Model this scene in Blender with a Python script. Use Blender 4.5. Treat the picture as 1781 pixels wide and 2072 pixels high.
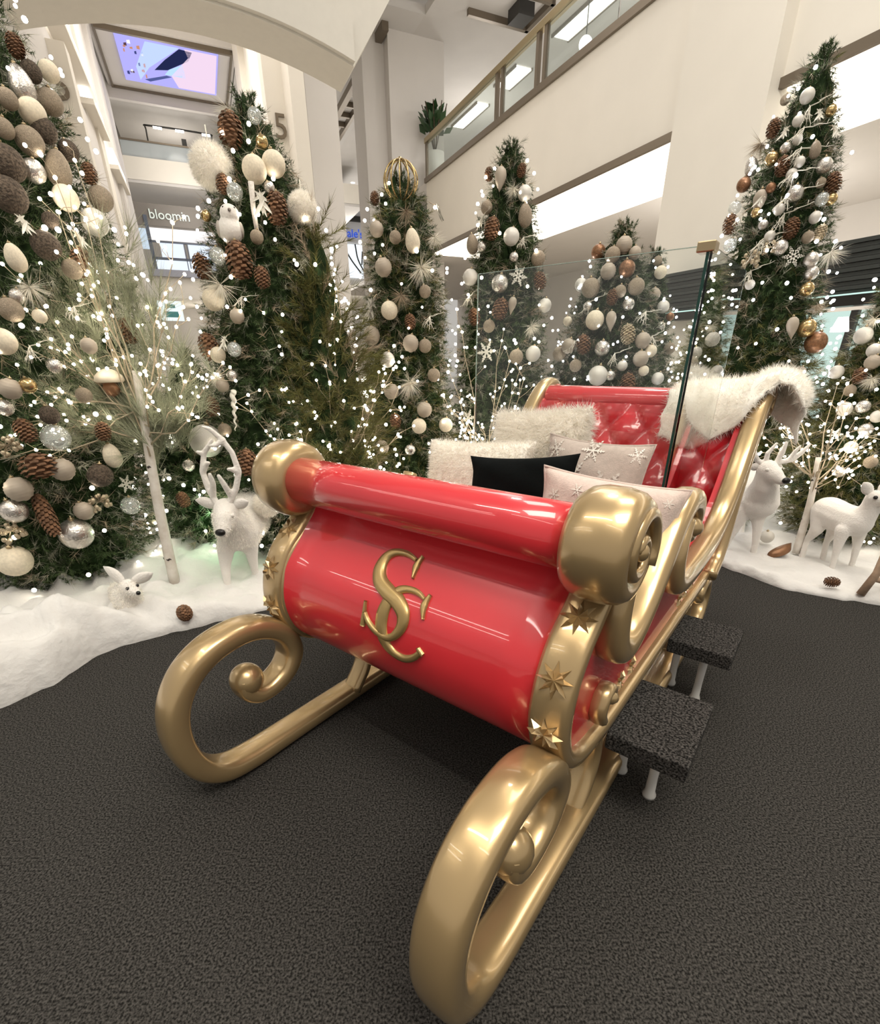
import bpy, math, random
import numpy as np
from mathutils import Vector, Matrix, Euler
random.seed(7)
RNG = np.random.default_rng(11)
for o in list(bpy.data.objects):
    bpy.data.objects.remove(o, do_unlink=True)
SC = bpy.context.scene
COL = SC.collection
PI = math.pi

# ------------------------------------------------------------------ camera, light, exposure
FPX, PITCH, ROLL, CAMH = 975.0, 25.28, -0.43, 1.55
cam_d = bpy.data.cameras.new('camera')
cam = bpy.data.objects.new('camera', cam_d); COL.objects.link(cam)
cam_d.sensor_fit = 'HORIZONTAL'; cam_d.sensor_width = 36.0
cam_d.lens = 36.0 * FPX / 1781.0
cam_d.shift_y = 151.3 / 1781.0
cam_d.clip_start = 0.02; cam_d.clip_end = 200
cam.matrix_world = (Matrix.Translation((0, 0, CAMH)) @ Matrix.Rotation(math.radians(90 - PITCH), 4, 'X')
                    @ Matrix.Rotation(math.radians(ROLL), 4, 'Z'))
SC.camera = cam
SC.view_settings.view_transform = 'Standard'
SC.view_settings.look = 'None'
SC.view_settings.exposure = 0.22
SC.view_settings.gamma = 1.0
SC.view_settings.use_curve_mapping = False
world = bpy.data.worlds.new('mall_air'); SC.world = world
world.use_nodes = True
wb = world.node_tree.nodes['Background']
wb.inputs[0].default_value = (1.0, 0.945, 0.87, 1); wb.inputs[1].default_value = 0.42

def area_light(name, loc, rot, sx, sy, power, color=(1, 0.93, 0.82)):
    d = bpy.data.lights.new(name, 'AREA'); d.shape = 'RECTANGLE'; d.size = sx; d.size_y = sy
    d.energy = power; d.color = color
    o = bpy.data.objects.new(name, d); COL.objects.link(o)
    o.location = loc; o.rotation_euler = rot
    return o
# ceiling lighting of the mall hall: soft panels high above the walkway
area_light('hall_ceiling_light', (1.6, -1.2, 6.4), (math.radians(-14), math.radians(14), 0), 3.0, 2.2, 300)
area_light('hall_ceiling_light', (-2.6, 0.2, 7.0), (0, 0, -0.664), 5.0, 0.22, 120)
area_light('hall_ceiling_light', (3.0, 3.2, 7.4), (math.radians(8), math.radians(10), 0), 2.6, 2.0, 150)
area_light('atrium_ceiling_light', (-5.5, 14.5, 10.0), (0, 0, 0.41), 5, 9, 330, (1, 0.95, 0.9))
area_light('atrium_ceiling_light', (2.5, 13.0, 10.2), (0, 0, 0.41), 4, 8, 300, (1, 0.95, 0.9))

def point_light(name, loc, power, radius=0.6, color=(1, 0.95, 0.88)):
    d = bpy.data.lights.new(name, 'POINT'); d.energy = power; d.shadow_soft_size = radius; d.color = color
    o = bpy.data.objects.new(name, d); COL.objects.link(o); o.location = loc
    return o
def mall(q, b, z): return (q * 0.91514 - b * 0.40314, q * 0.40314 + b * 0.91514, z)
point_light('hall_fill', mall(5.5, 28, 6.5), 300); point_light('hall_fill', mall(9.5, 33, 7.5), 220)  # bare point lights without fixtures, added to brighten the far hall
point_light('gallery_fill', mall(11.0, 9, 3.0), 200); point_light('gallery_fill', mall(11.5, 13, 8.6), 170); point_light('gallery_fill', mall(11.5, 22, 8.4), 170)  # added fill points, lift the dark gallery ceilings
point_light('atrium_fill', mall(0.6, 27.5, 10.0), 90); point_light('atrium_fill', mall(0.6, 28.5, 7.6), 80); point_light('atrium_fill', mall(0.6, 20, 8.0), 110)  # unseen fill points added to brighten the atrium
point_light('atrium_fill', mall(0.6, 33, 10.2), 60); point_light('atrium_fill', mall(0.6, 33.5, 3.2), 60); point_light('hall_fill', mall(3.4, 4.2, 7.4), 330, 0.5)  # more added atrium fill; the last point is added to lighten the right fascia
point_light('tree_uplight', (-1.75, 3.72, 0.42), 2.6, 0.05, (0.45, 1.0, 0.55))

# ------------------------------------------------------------------ materials
MATS = {}
def mat(name, base, rough=0.5, metal=0.0, coat=0.0, noise=0.0, nscale=8.0, bump=0.0, bscale=40.0, emit=None, estr=0.0,
        trans=0.0, ior=1.45, ramp=(.35, .65), sheen=0.0, sss=0.0, spec=0.5, base2=None, alpha=1.0, island=0.0, coatr=0.05, detail=3.0, aniso=None):
    if name in MATS: return MATS[name]
    m = bpy.data.materials.new(name); m.use_nodes = True
    nt = m.node_tree; b = nt.nodes['Principled BSDF']
    I = b.inputs
    I['Base Color'].default_value = (*base, 1); I['Roughness'].default_value = rough; I['Metallic'].default_value = metal
    I['Coat Weight'].default_value = coat; I['Coat Roughness'].default_value = coatr
    I['Transmission Weight'].default_value = trans; I['IOR'].default_value = ior
    I['Sheen Weight'].default_value = sheen; I['Specular IOR Level'].default_value = spec
    if sss: I['Subsurface Weight'].default_value = sss; I['Subsurface Radius'].default_value = (0.05, 0.04, 0.03)
    if alpha < 1: I['Alpha'].default_value = alpha
    if emit: I['Emission Color'].default_value = (*emit, 1); I['Emission Strength'].default_value = estr
    tc = None
    if noise or bump or base2:
        tc = nt.nodes.new('ShaderNodeTexCoord')
    if base2 is not None or noise:
        n = nt.nodes.new('ShaderNodeTexNoise'); n.inputs['Scale'].default_value = nscale; n.inputs['Detail'].default_value = detail
        nt.links.new(tc.outputs['Object'], n.inputs['Vector'])
        r = nt.nodes.new('ShaderNodeValToRGB'); e = r.color_ramp.elements
        e[0].position = ramp[0]; e[1].position = ramp[1]
        if base2 is None:
            base2 = tuple(min(1, c * (1 + noise)) for c in base); b1 = tuple(c * (1 - noise) for c in base)
        else: b1 = base
        e[0].color = (*b1, 1); e[1].color = (*base2, 1)
        nt.links.new(n.outputs['Fac'], r.inputs['Fac']); nt.links.new(r.outputs['Color'], I['Base Color'])
    if island:
        g = nt.nodes.new('ShaderNodeNewGeometry'); hs = nt.nodes.new('ShaderNodeHueSaturation')
        mr = nt.nodes.new('ShaderNodeMapRange'); mr.inputs['To Min'].default_value = 1 - island; mr.inputs['To Max'].default_value = 1 + island
        nt.links.new(g.outputs['Random Per Island'], mr.inputs['Value']); nt.links.new(mr.outputs['Result'], hs.inputs['Value'])
        hs.inputs['Color'].default_value = (*base, 1)
        nt.links.new(hs.outputs['Color'], I['Base Color'])
    if bump:
        n2 = nt.nodes.new('ShaderNodeTexNoise'); n2.inputs['Scale'].default_value = bscale; n2.inputs['Detail'].default_value = 4
        nt.links.new(tc.outputs['Object'], n2.inputs['Vector'])
        bp = nt.nodes.new('ShaderNodeBump'); bp.inputs['Strength'].default_value = bump; bp.inputs['Distance'].default_value = 0.02
        nt.links.new(n2.outputs['Fac'], bp.inputs['Height']); nt.links.new(bp.outputs['Normal'], I['Normal'])
    MATS[name] = m
    return m

def emis(name, col, st):
    if name in MATS: return MATS[name]
    m = bpy.data.materials.new(name); m.use_nodes = True; nt = m.node_tree
    nt.nodes.remove(nt.nodes['Principled BSDF'])
    e = nt.nodes.new('ShaderNodeEmission'); e.inputs[0].default_value = (*col, 1); e.inputs[1].default_value = st
    nt.links.new(e.outputs[0], nt.nodes['Material Output'].inputs[0]); MATS[name] = m
    return m

GOLD = mat('gold_paint', (0.50, 0.355, 0.178), 0.30, 0.68, coat=0.65, coatr=0.045, noise=0.08, nscale=3.0)
RED = mat('red_lacquer', (0.60, 0.024, 0.033), 0.30, 0.0, coat=1.0, coatr=0.04, noise=0.04, nscale=2.5)
REDV = mat('red_vinyl', (0.50, 0.014, 0.022), 0.24, 0.0, coat=0.8, coatr=0.10)
CARPET = mat('charcoal_carpet', (0.011, 0.0104, 0.0096), 0.98, spec=0.05, base2=(0.095, 0.089, 0.081), nscale=150, detail=5, ramp=(.38, .76))
STEPC = mat('step_carpet', (0.009, 0.0086, 0.008), 0.97, spec=0.05, base2=(0.12, 0.113, 0.106), nscale=130, detail=4, ramp=(.40, .74))
WALL = mat('warm_white_plaster', (0.80, 0.755, 0.675), 0.7, noise=0.015, nscale=1.2)
WALLG = mat('grey_white_plaster', (0.66, 0.63, 0.60), 0.75, noise=0.015, nscale=1.2)
CEILG = mat('grey_ceiling_paint', (0.60, 0.575, 0.55), 0.8, noise=0.02, nscale=1.5)
BRONZE = mat('bronze_metal', (0.20, 0.165, 0.125), 0.42, 0.6)
DARKM = mat('dark_metal', (0.05, 0.048, 0.045), 0.45, 0.4)
BRASS = mat('brushed_brass', (0.42, 0.33, 0.20), 0.32, 0.9)
SNOW = mat('cotton_snow', (0.66, 0.645, 0.62), 0.95, spec=0.1, sheen=0.25, bump=0.5, bscale=18, noise=0.02, nscale=6)
FLOCK = mat('white_flock', (0.76, 0.725, 0.675), 0.95, spec=0.08, sheen=0.5, bump=0.35, bscale=90)
def fur_mat(name, col, tr=0.5):
    m = mat(name, col, 0.8, spec=0.1, island=0.06); nt = m.node_tree
    t = nt.nodes.new('ShaderNodeBsdfTranslucent'); t.inputs[0].default_value = (*col, 1); x = nt.nodes.new('ShaderNodeMixShader'); x.inputs[0].default_value = tr
    nt.links.new(nt.nodes['Principled BSDF'].outputs[0], x.inputs[1]); nt.links.new(t.outputs[0], x.inputs[2]); nt.links.new(x.outputs[0], nt.nodes['Material Output'].inputs[0])
    return m
FURW = fur_mat('white_fur', (0.95, 0.92, 0.86))
BLACK = mat('black_plastic', (0.010, 0.009, 0.008), 0.3)
GREEN = mat('fir_needle_green', (0.048, 0.078, 0.026), 0.55, spec=0.3, island=0.8)
GREEN_SHADE = mat('shaded_core_green', (0.014, 0.026, 0.009), 0.85, spec=0.1, noise=0.5, nscale=18)  # dark green with the shade inside the tree put into the colour
OLIVE = mat('pine_needle_olive', (0.125, 0.120, 0.036), 0.6, spec=0.25, island=0.5)
FROST = mat('frosted_needle', (0.34, 0.335, 0.26), 0.7, spec=0.3, island=0.45)
PALEP = mat('pale_pine_needle', (0.33, 0.345, 0.235), 0.7, spec=0.25, island=0.4)
TANT = mat('dried_tan_twig', (0.40, 0.32, 0.225), 0.75, island=0.35)
WHITET = mat('whitewashed_twig', (0.74, 0.70, 0.60), 0.75, island=0.15)
BARK = mat('brown_bark', (0.075, 0.048, 0.030), 0.85, noise=0.4, nscale=20, bump=0.5, bscale=60)
BIRCH = mat('birch_bark', (0.74, 0.70, 0.64), 0.75, base2=(0.62, 0.56, 0.49), nscale=14, bump=0.2, bscale=40)
BULB = emis('warm_white_bulb', (1.0, 0.90, 0.74), 20.0)
BULBC = emis('cool_white_bulb', (0.95, 0.95, 1.0), 20.0)
COVE = emis('cove_light', (1.0, 0.90, 0.74), 2.4)
DOWN = emis('downlight', (1.0, 0.96, 0.90), 6.0)
GLASSP = mat('clear_pane', (0.97, 1.0, 0.985), 0.0, trans=1.0, ior=1.45)
GLASSE = mat('green_glass_edge', (0.01, 0.045, 0.035), 0.08)
ACRYL = mat('milky_acrylic', (0.74, 0.72, 0.68), 0.25, trans=0.15)

# ------------------------------------------------------------------ helpers
def tag(o, label=None, cat=None, group=None, kind=None):
    if label: o['label'] = label
    if cat: o['category'] = cat
    if group: o['group'] = group
    if kind: o['kind'] = kind
    return o

def meshdata(name, V, F, m=None, smooth=True):
    me = bpy.data.meshes.new(name)
    V = np.asarray(V, dtype=np.float32)
    if isinstance(F, np.ndarray):
        n, k = F.shape
        me.vertices.add(len(V)); me.vertices.foreach_set('co', V.ravel())
        me.loops.add(n * k); me.loops.foreach_set('vertex_index', F.astype(np.int32).ravel())
        me.polygons.add(n); me.polygons.foreach_set('loop_start', np.arange(0, n * k, k, dtype=np.int32))
        me.polygons.foreach_set('loop_total', np.full(n, k, dtype=np.int32))
        me.update(calc_edges=True)
    else:
        me.from_pydata([tuple(map(float, v)) for v in V], [], F); me.update()
    if smooth and len(me.polygons):
        me.polygons.foreach_set('use_smooth', np.ones(len(me.polygons), dtype=bool))
    if m: me.materials.append(m)
    return me

def obj(name, me, parent=None, loc=None, rot=None, scale=None):
    o = bpy.data.objects.new(name, me); COL.objects.link(o)
    if parent: o.parent = parent
    if loc is not None: o.location = loc
    if rot is not None: o.rotation_euler = rot
    if scale is not None: o.scale = scale if hasattr(scale, '__len__') else (scale,) * 3
    return o

def mk(name, V, F, m, parent=None, smooth=True, loc=None, rot=None):
    return obj(name, meshdata(name, V, F, m, smooth), parent, loc, rot)

def empty(name, loc=(0, 0, 0), rz=0.0):
    o = bpy.data.objects.new(name, None); COL.objects.link(o); o.location = loc; o.rotation_euler = (0, 0, rz)
    o.empty_display_size = 0.05
    return o

class MB:
    """collects verts and faces"""
    def __init__(s): s.V = []; s.F = []; s.n = 0
    def add(s, V, F):
        V = np.asarray(V, float); s.V.append(V)
        for f in F: s.F.append(tuple(int(i) + s.n for i in f))
        s.n += len(V); return s
    def verts(s): return np.vstack(s.V)
    def build(s, name, m, parent=None, smooth=True, **k): return mk(name, s.verts(), s.F, m, parent, smooth, **k)

def box(x0, x1, y0, y1, z0, z1):
    V = [(x, y, z) for z in (z0, z1) for y in (y0, y1) for x in (x0, x1)]
    return np.array(V, float), [(0, 2, 3, 1), (4, 5, 7, 6), (0, 1, 5, 4), (2, 6, 7, 3), (0, 4, 6, 2), (1, 3, 7, 5)]

def bevel(o, w=0.006, seg=2):
    b = o.modifiers.new('bevel', 'BEVEL'); b.width = w; b.segments = seg; b.limit_method = 'ANGLE'
    return o

def cat(P, n=8):
    P = np.asarray(P, float); Q = np.vstack([2 * P[0] - P[1], P, 2 * P[-1] - P[-2]]); out = []
    t = np.linspace(0, 1, n, endpoint=False)[:, None]
    for i in range(1, len(Q) - 2):
        a, b, c, d = Q[i - 1], Q[i], Q[i + 1], Q[i + 2]
        out.append(.5 * (2 * b + (c - a) * t + (2 * a - 5 * b + 4 * c - d) * t ** 2 + (3 * b - a - 3 * c + d) * t ** 3))
    return np.vstack(out + [P[-1:]])

def grid_faces(nu, nv, closed_v=False):
    F = []
    for i in range(nu - 1):
        for j in range(nv if closed_v else nv - 1):
            j2 = (j + 1) % nv
            F.append((i * nv + j, i * nv + j2, (i + 1) * nv + j2, (i + 1) * nv + j))
    return F

def superell(a, b, n, e):
    t = np.linspace(0, 2 * PI, n, endpoint=False); c, s = np.cos(t), np.sin(t)
    return a * np.sign(c) * np.abs(c) ** (2 / e), b * np.sign(s) * np.abs(s) ** (2 / e)

def sweep_sz(path, w0, a, b, n=14, e=2.8, sub=8, scale=None):
    """sweep a rounded section along a path in the (s,z) plane; local axes x = w (lateral), y = s, z"""
    P = cat(path, sub); N = len(P)
    T = np.gradient(P, axis=0); T /= np.linalg.norm(T, axis=1)[:, None] + 1e-9
    Nn = np.stack([-T[:, 1], T[:, 0]], 1)
    sc = np.ones(N) if scale is None else np.interp(np.linspace(0, 1, N), np.linspace(0, 1, len(scale)), scale)
    ca, cb = superell(1, 1, n, e)
    V = np.zeros((N, n, 3))
    V[:, :, 0] = w0 + cb[None] * b * np.minimum(1, sc ** .6)[:, None]
    off = ca[None] * a * sc[:, None]
    V[:, :, 1] = P[:, 0:1] + off * Nn[:, 0:1]; V[:, :, 2] = P[:, 1:2] + off * Nn[:, 1:2]
    F = grid_faces(N, n, True)
    V = V.reshape(-1, 3)
    F.append(tuple(range(n - 1, -1, -1))); F.append(tuple(range((N - 1) * n, N * n)))
    return V, F

def tube(P, R, n=8, cap=True):
    P = np.asarray(P, float); N = len(P); R = np.broadcast_to(np.asarray(R, float), (N,))
    T = np.gradient(P, axis=0); T /= np.linalg.norm(T, axis=1)[:, None] + 1e-12
    up = np.array([0, 0, 1.0]) if abs(T[0][2]) < .9 else np.array([1.0, 0, 0])
    V = np.zeros((N, n, 3)); t = np.linspace(0, 2 * PI, n, endpoint=False)
    x = np.cross(T[0], up); x /= np.linalg.norm(x)
    for i in range(N):
        x = x - T[i] * (x @ T[i]); x /= np.linalg.norm(x) + 1e-12; y = np.cross(T[i], x)
        V[i] = P[i] + R[i] * (np.cos(t)[:, None] * x + np.sin(t)[:, None] * y)
    F = grid_faces(N, n, True)
    if cap: F += [tuple(range(n - 1, -1, -1)), tuple(range((N - 1) * n, N * n))]
    return V.reshape(-1, 3), F

def lathe(prof, n=24, axis='z'):
    prof = np.asarray(prof, float); t = np.linspace(0, 2 * PI, n, endpoint=False)
    V = np.zeros((len(prof), n, 3))
    V[:, :, 0] = prof[:, 0:1] * np.cos(t); V[:, :, 1] = prof[:, 0:1] * np.sin(t); V[:, :, 2] = prof[:, 1:2]
    V = V.reshape(-1, 3); F = grid_faces(len(prof), n, True)
    F += [tuple(range(n - 1, -1, -1)), tuple(range((len(prof) - 1) * n, len(prof) * n))]
    if axis == 'x': V = V[:, [2, 0, 1]]
    return V, F

def sphere(c=(0, 0, 0), r=1.0, nu=10, nv=14):
    r = np.broadcast_to(np.asarray(r, float), (3,))
    th = np.linspace(0, PI, nu + 1)[1:-1]; ph = np.linspace(0, 2 * PI, nv, endpoint=False)
    V = [(0, 0, 1)] + [(math.sin(a) * math.cos(b), math.sin(a) * math.sin(b), math.cos(a)) for a in th for b in ph] + [(0, 0, -1)]
    V = np.array(V); F = []
    for j in range(nv): F.append((0, 1 + j, 1 + (j + 1) % nv))
    for i in range(nu - 2):
        for j in range(nv):
            a = 1 + i * nv + j; b = 1 + i * nv + (j + 1) % nv
            F.append((a, a + nv, b + nv, b))
    l = len(V) - 1; o = 1 + (nu - 2) * nv
    for j in range(nv): F.append((l, o + (j + 1) % nv, o + j))
    return V * r + np.asarray(c, float), F

def capsule(p0, r0, p1, r1, n=10):
    p0 = np.asarray(p0, float); p1 = np.asarray(p1, float); d = p1 - p0; L = np.linalg.norm(d) + 1e-9; d = d / L
    a = np.linspace(-PI / 2, PI / 2, 9)
    pts = []; rad = []
    for t in a[:5]: pts.append(p0 + d * r0 * math.sin(t)); rad.append(max(1e-4, r0 * math.cos(t)))
    for t in a[4:]: pts.append(p1 + d * r1 * math.sin(t)); rad.append(max(1e-4, r1 * math.cos(t)))
    return tube(pts, rad, n)

def blob(name, parts, m, parent=None, voxel=0.012, smooth=6, loc=None):
    """one continuous skin grown over overlapping tapered limbs"""
    mb = MB()
    for q in parts:
        if len(q) == 4: mb.add(*capsule(*q))
        else: mb.add(*sphere(q[0], q[1], 10, 14))
    o = mb.build(name, m, parent)
    r = o.modifiers.new('skin', 'REMESH'); r.mode = 'VOXEL'; r.voxel_size = voxel; r.use_smooth_shade = True
    s = o.modifiers.new('soft', 'SMOOTH'); s.iterations = smooth; s.factor = 0.5
    dg = bpy.context.evaluated_depsgraph_get(); me = bpy.data.meshes.new_from_object(o.evaluated_get(dg))
    o.modifiers.clear(); o.data = me
    if not me.materials: me.materials.append(m)
    if loc is not None: o.location = loc
    return o

def unit(v): return v / (np.linalg.norm(v, axis=-1, keepdims=True) + 1e-12)

def needles(P, D, L, nper, nl, nw, ang=0.9, jit=0.25, spread=1.0):
    """P base points, D directions, L sprig lengths -> triangles of needles set round each sprig axis"""
    n = len(P); D = unit(D)
    ref = np.where(np.abs(D[:, 2:3]) < .9, np.array([[0, 0, 1.0]]), np.array([[1.0, 0, 0]]))
    X = unit(np.cross(D, ref)); Y = np.cross(D, X)
    t = RNG.random((n, nper)) ** .8 * spread; ph = RNG.random((n, nper)) * 2 * PI
    al = ang + jit * RNG.standard_normal((n, nper))
    perp = np.cos(ph)[..., None] * X[:, None] + np.sin(ph)[..., None] * Y[:, None]
    nd = np.cos(al)[..., None] * D[:, None] + np.sin(al)[..., None] * perp
    base = P[:, None] + D[:, None] * (t * L[:, None])[..., None]
    ln = nl * (0.7 + 0.6 * RNG.random((n, nper)))
    tip = base + nd * ln[..., None]
    side = unit(np.cross(nd, RNG.standard_normal((n, nper, 3)))) * nw / 2
    V = np.stack([base - side, base + side, tip], 2).reshape(-1, 3)
    F = np.arange(len(V)).reshape(-1, 3)
    return V, F

def fur(P, N, ln, nw, droop=0.4, jit=0.5):
    n = len(P)
    d = unit(unit(N) + jit * RNG.standard_normal((n, 3)) + np.array([0, 0, -droop]))
    l = ln * (0.6 + 0.8 * RNG.random((n, 1)))
    side = unit(np.cross(d, RNG.standard_normal((n, 3)))) * nw / 2
    V = np.stack([P - side, P + side, P + d * l], 1).reshape(-1, 3)
    return V, np.arange(len(V)).reshape(-1, 3)

def sample_mesh(me, n):
    me.calc_loop_triangles()
    T = np.zeros(len(me.loop_triangles) * 3, dtype=np.int32); me.loop_triangles.foreach_get('vertices', T); T = T.reshape(-1, 3)
    V = np.zeros(len(me.vertices) * 3, dtype=np.float32); me.vertices.foreach_get('co', V); V = V.reshape(-1, 3)
    a, b, c = V[T[:, 0]], V[T[:, 1]], V[T[:, 2]]
    cr = np.cross(b - a, c - a); A = np.linalg.norm(cr, axis=1)
    i = RNG.choice(len(T), n, p=A / A.sum()); u, v = RNG.random((2, n, 1)); k = (u + v) > 1; u = np.where(k, 1 - u, u); v = np.where(k, 1 - v, v)
    return (a[i] + u * (b[i] - a[i]) + v * (c[i] - a[i])).astype(float), unit(cr[i].astype(float))

ICO_V, ICO_F = sphere((0, 0, 0), 1.0, 5, 8)
ICO_T = []
for f in ICO_F:
    ICO_T += [f] if len(f) == 3 else [(f[0], f[1], f[2]), (f[0], f[2], f[3])]
ICO_T = np.array(ICO_T)
def bulbs_mesh(P, R):
    P = np.asarray(P); R = np.broadcast_to(R, (len(P),))
    V = (P[:, None] + R[:, None, None] * ICO_V[None]).reshape(-1, 3)
    F = (np.arange(len(P))[:, None, None] * len(ICO_V) + ICO_T[None]).reshape(-1, 3)
    return V, F

def text_mesh(name, s, size, depth, m, parent=None, loc=(0, 0, 0), rot=(0, 0, 0)):
    c = bpy.data.curves.new(name, 'FONT'); c.body = s; c.size = size; c.extrude = depth; c.resolution_u = 3
    t = bpy.data.objects.new(name, c); COL.objects.link(t)
    dg = bpy.context.evaluated_depsgraph_get(); me = bpy.data.meshes.new_from_object(t.evaluated_get(dg))
    bpy.data.objects.remove(t, do_unlink=True)
    me.materials.clear(); me.materials.append(m)
    return obj(name, me, parent, loc, rot)

# ------------------------------------------------------------------ the mall: axes q (across) and b (along), turned by BR
BR = math.radians(23.775)
def st(name, boxes, m, rot=True, kind='structure', parent=None, smooth=False):
    mb = MB()
    for q in boxes: mb.add(*box(*q))
    o = mb.build(name, m, parent, smooth)
    if rot and not parent: o.rotation_euler = (0, 0, BR)
    if kind: o['kind'] = kind
    return o
def part(name, boxes, m, parent, smooth=False):
    mb = MB()
    for q in boxes: mb.add(*box(*q))
    return mb.build(name, m, parent, smooth)
def mall_thing(name, label, catg, group=None):
    o = empty(name, (0, 0, 0), BR); tag(o, label, catg, group); return o

STONE = mat('pale_mall_tile', (0.62, 0.58, 0.52), 0.35, noise=0.03, nscale=1.0)
st('floor', [(-40, 40, -14, 46, -0.32, -0.02)], STONE)
V, F = box(-5.6, 6.4, -4.5, 6.9, -0.02, 0.0)
carpet = mk('floor_carpet', V, F, CARPET, None, False); carpet['kind'] = 'structure'

# right hand gallery: fascia, soffit with lit cove, pillar, upper floor
st('wall_right', [(7.5, 8.0, -3, 17.85, 4.75, 6.67)], WALL)
st('trim_1', [(7.45, 7.52, -3, 17.85, 4.69, 4.80)], BRONZE)
st('ceiling_gallery', [(7.52, 22, -3, 30, 4.74, 4.9)], WALLG)
cv = mall_thing('cove_light', 'bright warm cove light strip under the right gallery fascia', 'light')
part('light_panel', [(7.62, 9.7, -3, 17.7, 4.70, 4.735)], COVE, cv)
st('pillar_1', [(7.28, 8.4, 5.9, 7.46, 0, 13)], WALL)
st('wall_shop', [(14.5, 14.8, -3, 30, 0, 4.74)], WALLG)
st('floor_upper', [(8.0, 22, -3, 18.9, 6.3, 6.66), (7.5, 8.0, 17.85, 18.9, 6.3, 6.66)], WALLG)
st('ceiling_upper', [(7.6, 26, -3, 42, 10.5, 10.7)], CEILG)
st('wall_upper', [(15.5, 15.7, -3, 42, 6.6, 10.5)], mat('pale_green_wall', (0.52, 0.56, 0.52), 0.6))
for i, (q0, q1, b0, b1) in enumerate([(11.55, 12.1, 14.6, 17.3), (11.4, 11.9, 22.0, 24.2), (11.4, 12.0, 19.2, 20.6)]):
    l = mall_thing('ceiling_light', ['bright long ceiling light behind the upper railing, highest of three',
        'ceiling light behind the upper railing nearest the potted plant', 'middle ceiling light strip behind the upper railing'][i], 'light', 'upper gallery ceiling lights')
    part('diffuser', [(q0, q1, b0, b1, 10.44, 10.49)], emis('gallery_light', (1, 0.95, 0.85), 3.0), l)
    part('frame', [(q0 - .05, q0, b0 - .05, b1 + .05, 10.42, 10.5), (q1, q1 + .05, b0 - .05, b1 + .05, 10.42, 10.5)], BRONZE, l)
fr = mall_thing('ceiling_frame', 'dark bronze square frame fixed to the grey upper ceiling', 'frame')
part('bar', [(8.6, 10.6, 17.2, 17.32, 10.35, 10.5), (9.0, 10.6, 15.9, 16.0, 10.35, 10.5), (10.5, 10.62, 15.9, 17.3, 10.35, 10.5)], BRONZE, fr)
part('projector_box', [(9.7, 10.2, 16.3, 16.9, 10.2, 10.5)], DARKM, fr)
pl = mall_thing('pendant_lamp', 'small white globe pendant lamp behind the upper glass railing', 'lamp')
mb = MB().add(*sphere((10, 13.55, 8.54), .16)); mb.build('globe', emis('globe', (1, .97, .92), 3.0), pl)
part('cord', [(9.99, 10.01, 13.54, 13.56, 8.7, 10.5)], DARKM, pl)

rail = mall_thing('glass_railing', 'upper gallery railing of glass panes with a bronze handrail', 'railing')
RGLASS = mat('railing_glass', (0.80, 0.86, 0.84), 0.03, trans=0.92, ior=1.1)
part('handrail', [(7.46, 7.6, 2, 17.9, 7.60, 7.72)], mat('aged_brass', (0.36, 0.29, 0.17), 0.35, 0.75), rail)
part('bottom_rail', [(7.44, 7.58, 2, 17.9, 6.62, 6.74)], BRONZE, rail)
for b0 in (17.78, 13.42, 13.16, 11.72, 11.44, 7.0, 6.74):
    part('post', [(7.48, 7.56, b0, b0 + .1, 6.7, 7.62)], BRONZE, rail)
for b0, b1 in ((13.54, 17.76), (11.84, 13.14), (9.34, 11.42), (7.12, 9.30)):
    part('glass_pane', [(7.51, 7.525, b0, b1, 6.74, 7.60)], RGLASS, rail)

# planter behind the railing
pot = mall_thing('potted_plant', 'dark leafy plant in a white pot behind the upper railing', 'plant')
mb = MB().add(*lathe([(.24, 6.67), (.30, 7.2), (.30, 7.55), (.27, 7.55), (.25, 7.3)], 20)); mb.V = [v + np.array([8.0, 18.3, 0]) for v in mb.V]
mb.build('pot', mat('white_ceramic', (.75, .74, .7), .3), pot)
P = []; N = []
mbx = MB()
for i in range(90):
    a = random.random() * 2 * PI; e = random.uniform(-.1, 1.3); r = random.uniform(.12, .5)
    c = np.array([8.0 + r * math.cos(a) * math.cos(e), 18.3 + r * math.sin(a) * math.cos(e), 7.95 + 1.15 * r * math.sin(e) + .2])
    d = unit(np.array([math.cos(a), math.sin(a), .3 + random.random()])); s_ = unit(np.cross(d, RNG.standard_normal(3))); k = .19
    mbx.add([c - d * k, c + s_ * k * .5, c + d * k, c - s_ * k * .5], [(0, 1, 2, 3)])
lf = mbx.build('leaves', mat('dark_leaf', (.025, .06, .02), .4, island=.4), pot, False); lf['kind'] = 'stuff'
mb = MB()
for i in range(9):
    a = i * .7; mb.add(*tube([(8.0, 18.3, 7.5), (8.0 + .2 * math.cos(a), 18.3 + .2 * math.sin(a), 8.2), (8.0 + .4 * math.cos(a), 18.3 + .4 * math.sin(a), 8.7)], .015, 5))
mb.build('stems', BARK, pot)

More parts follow.
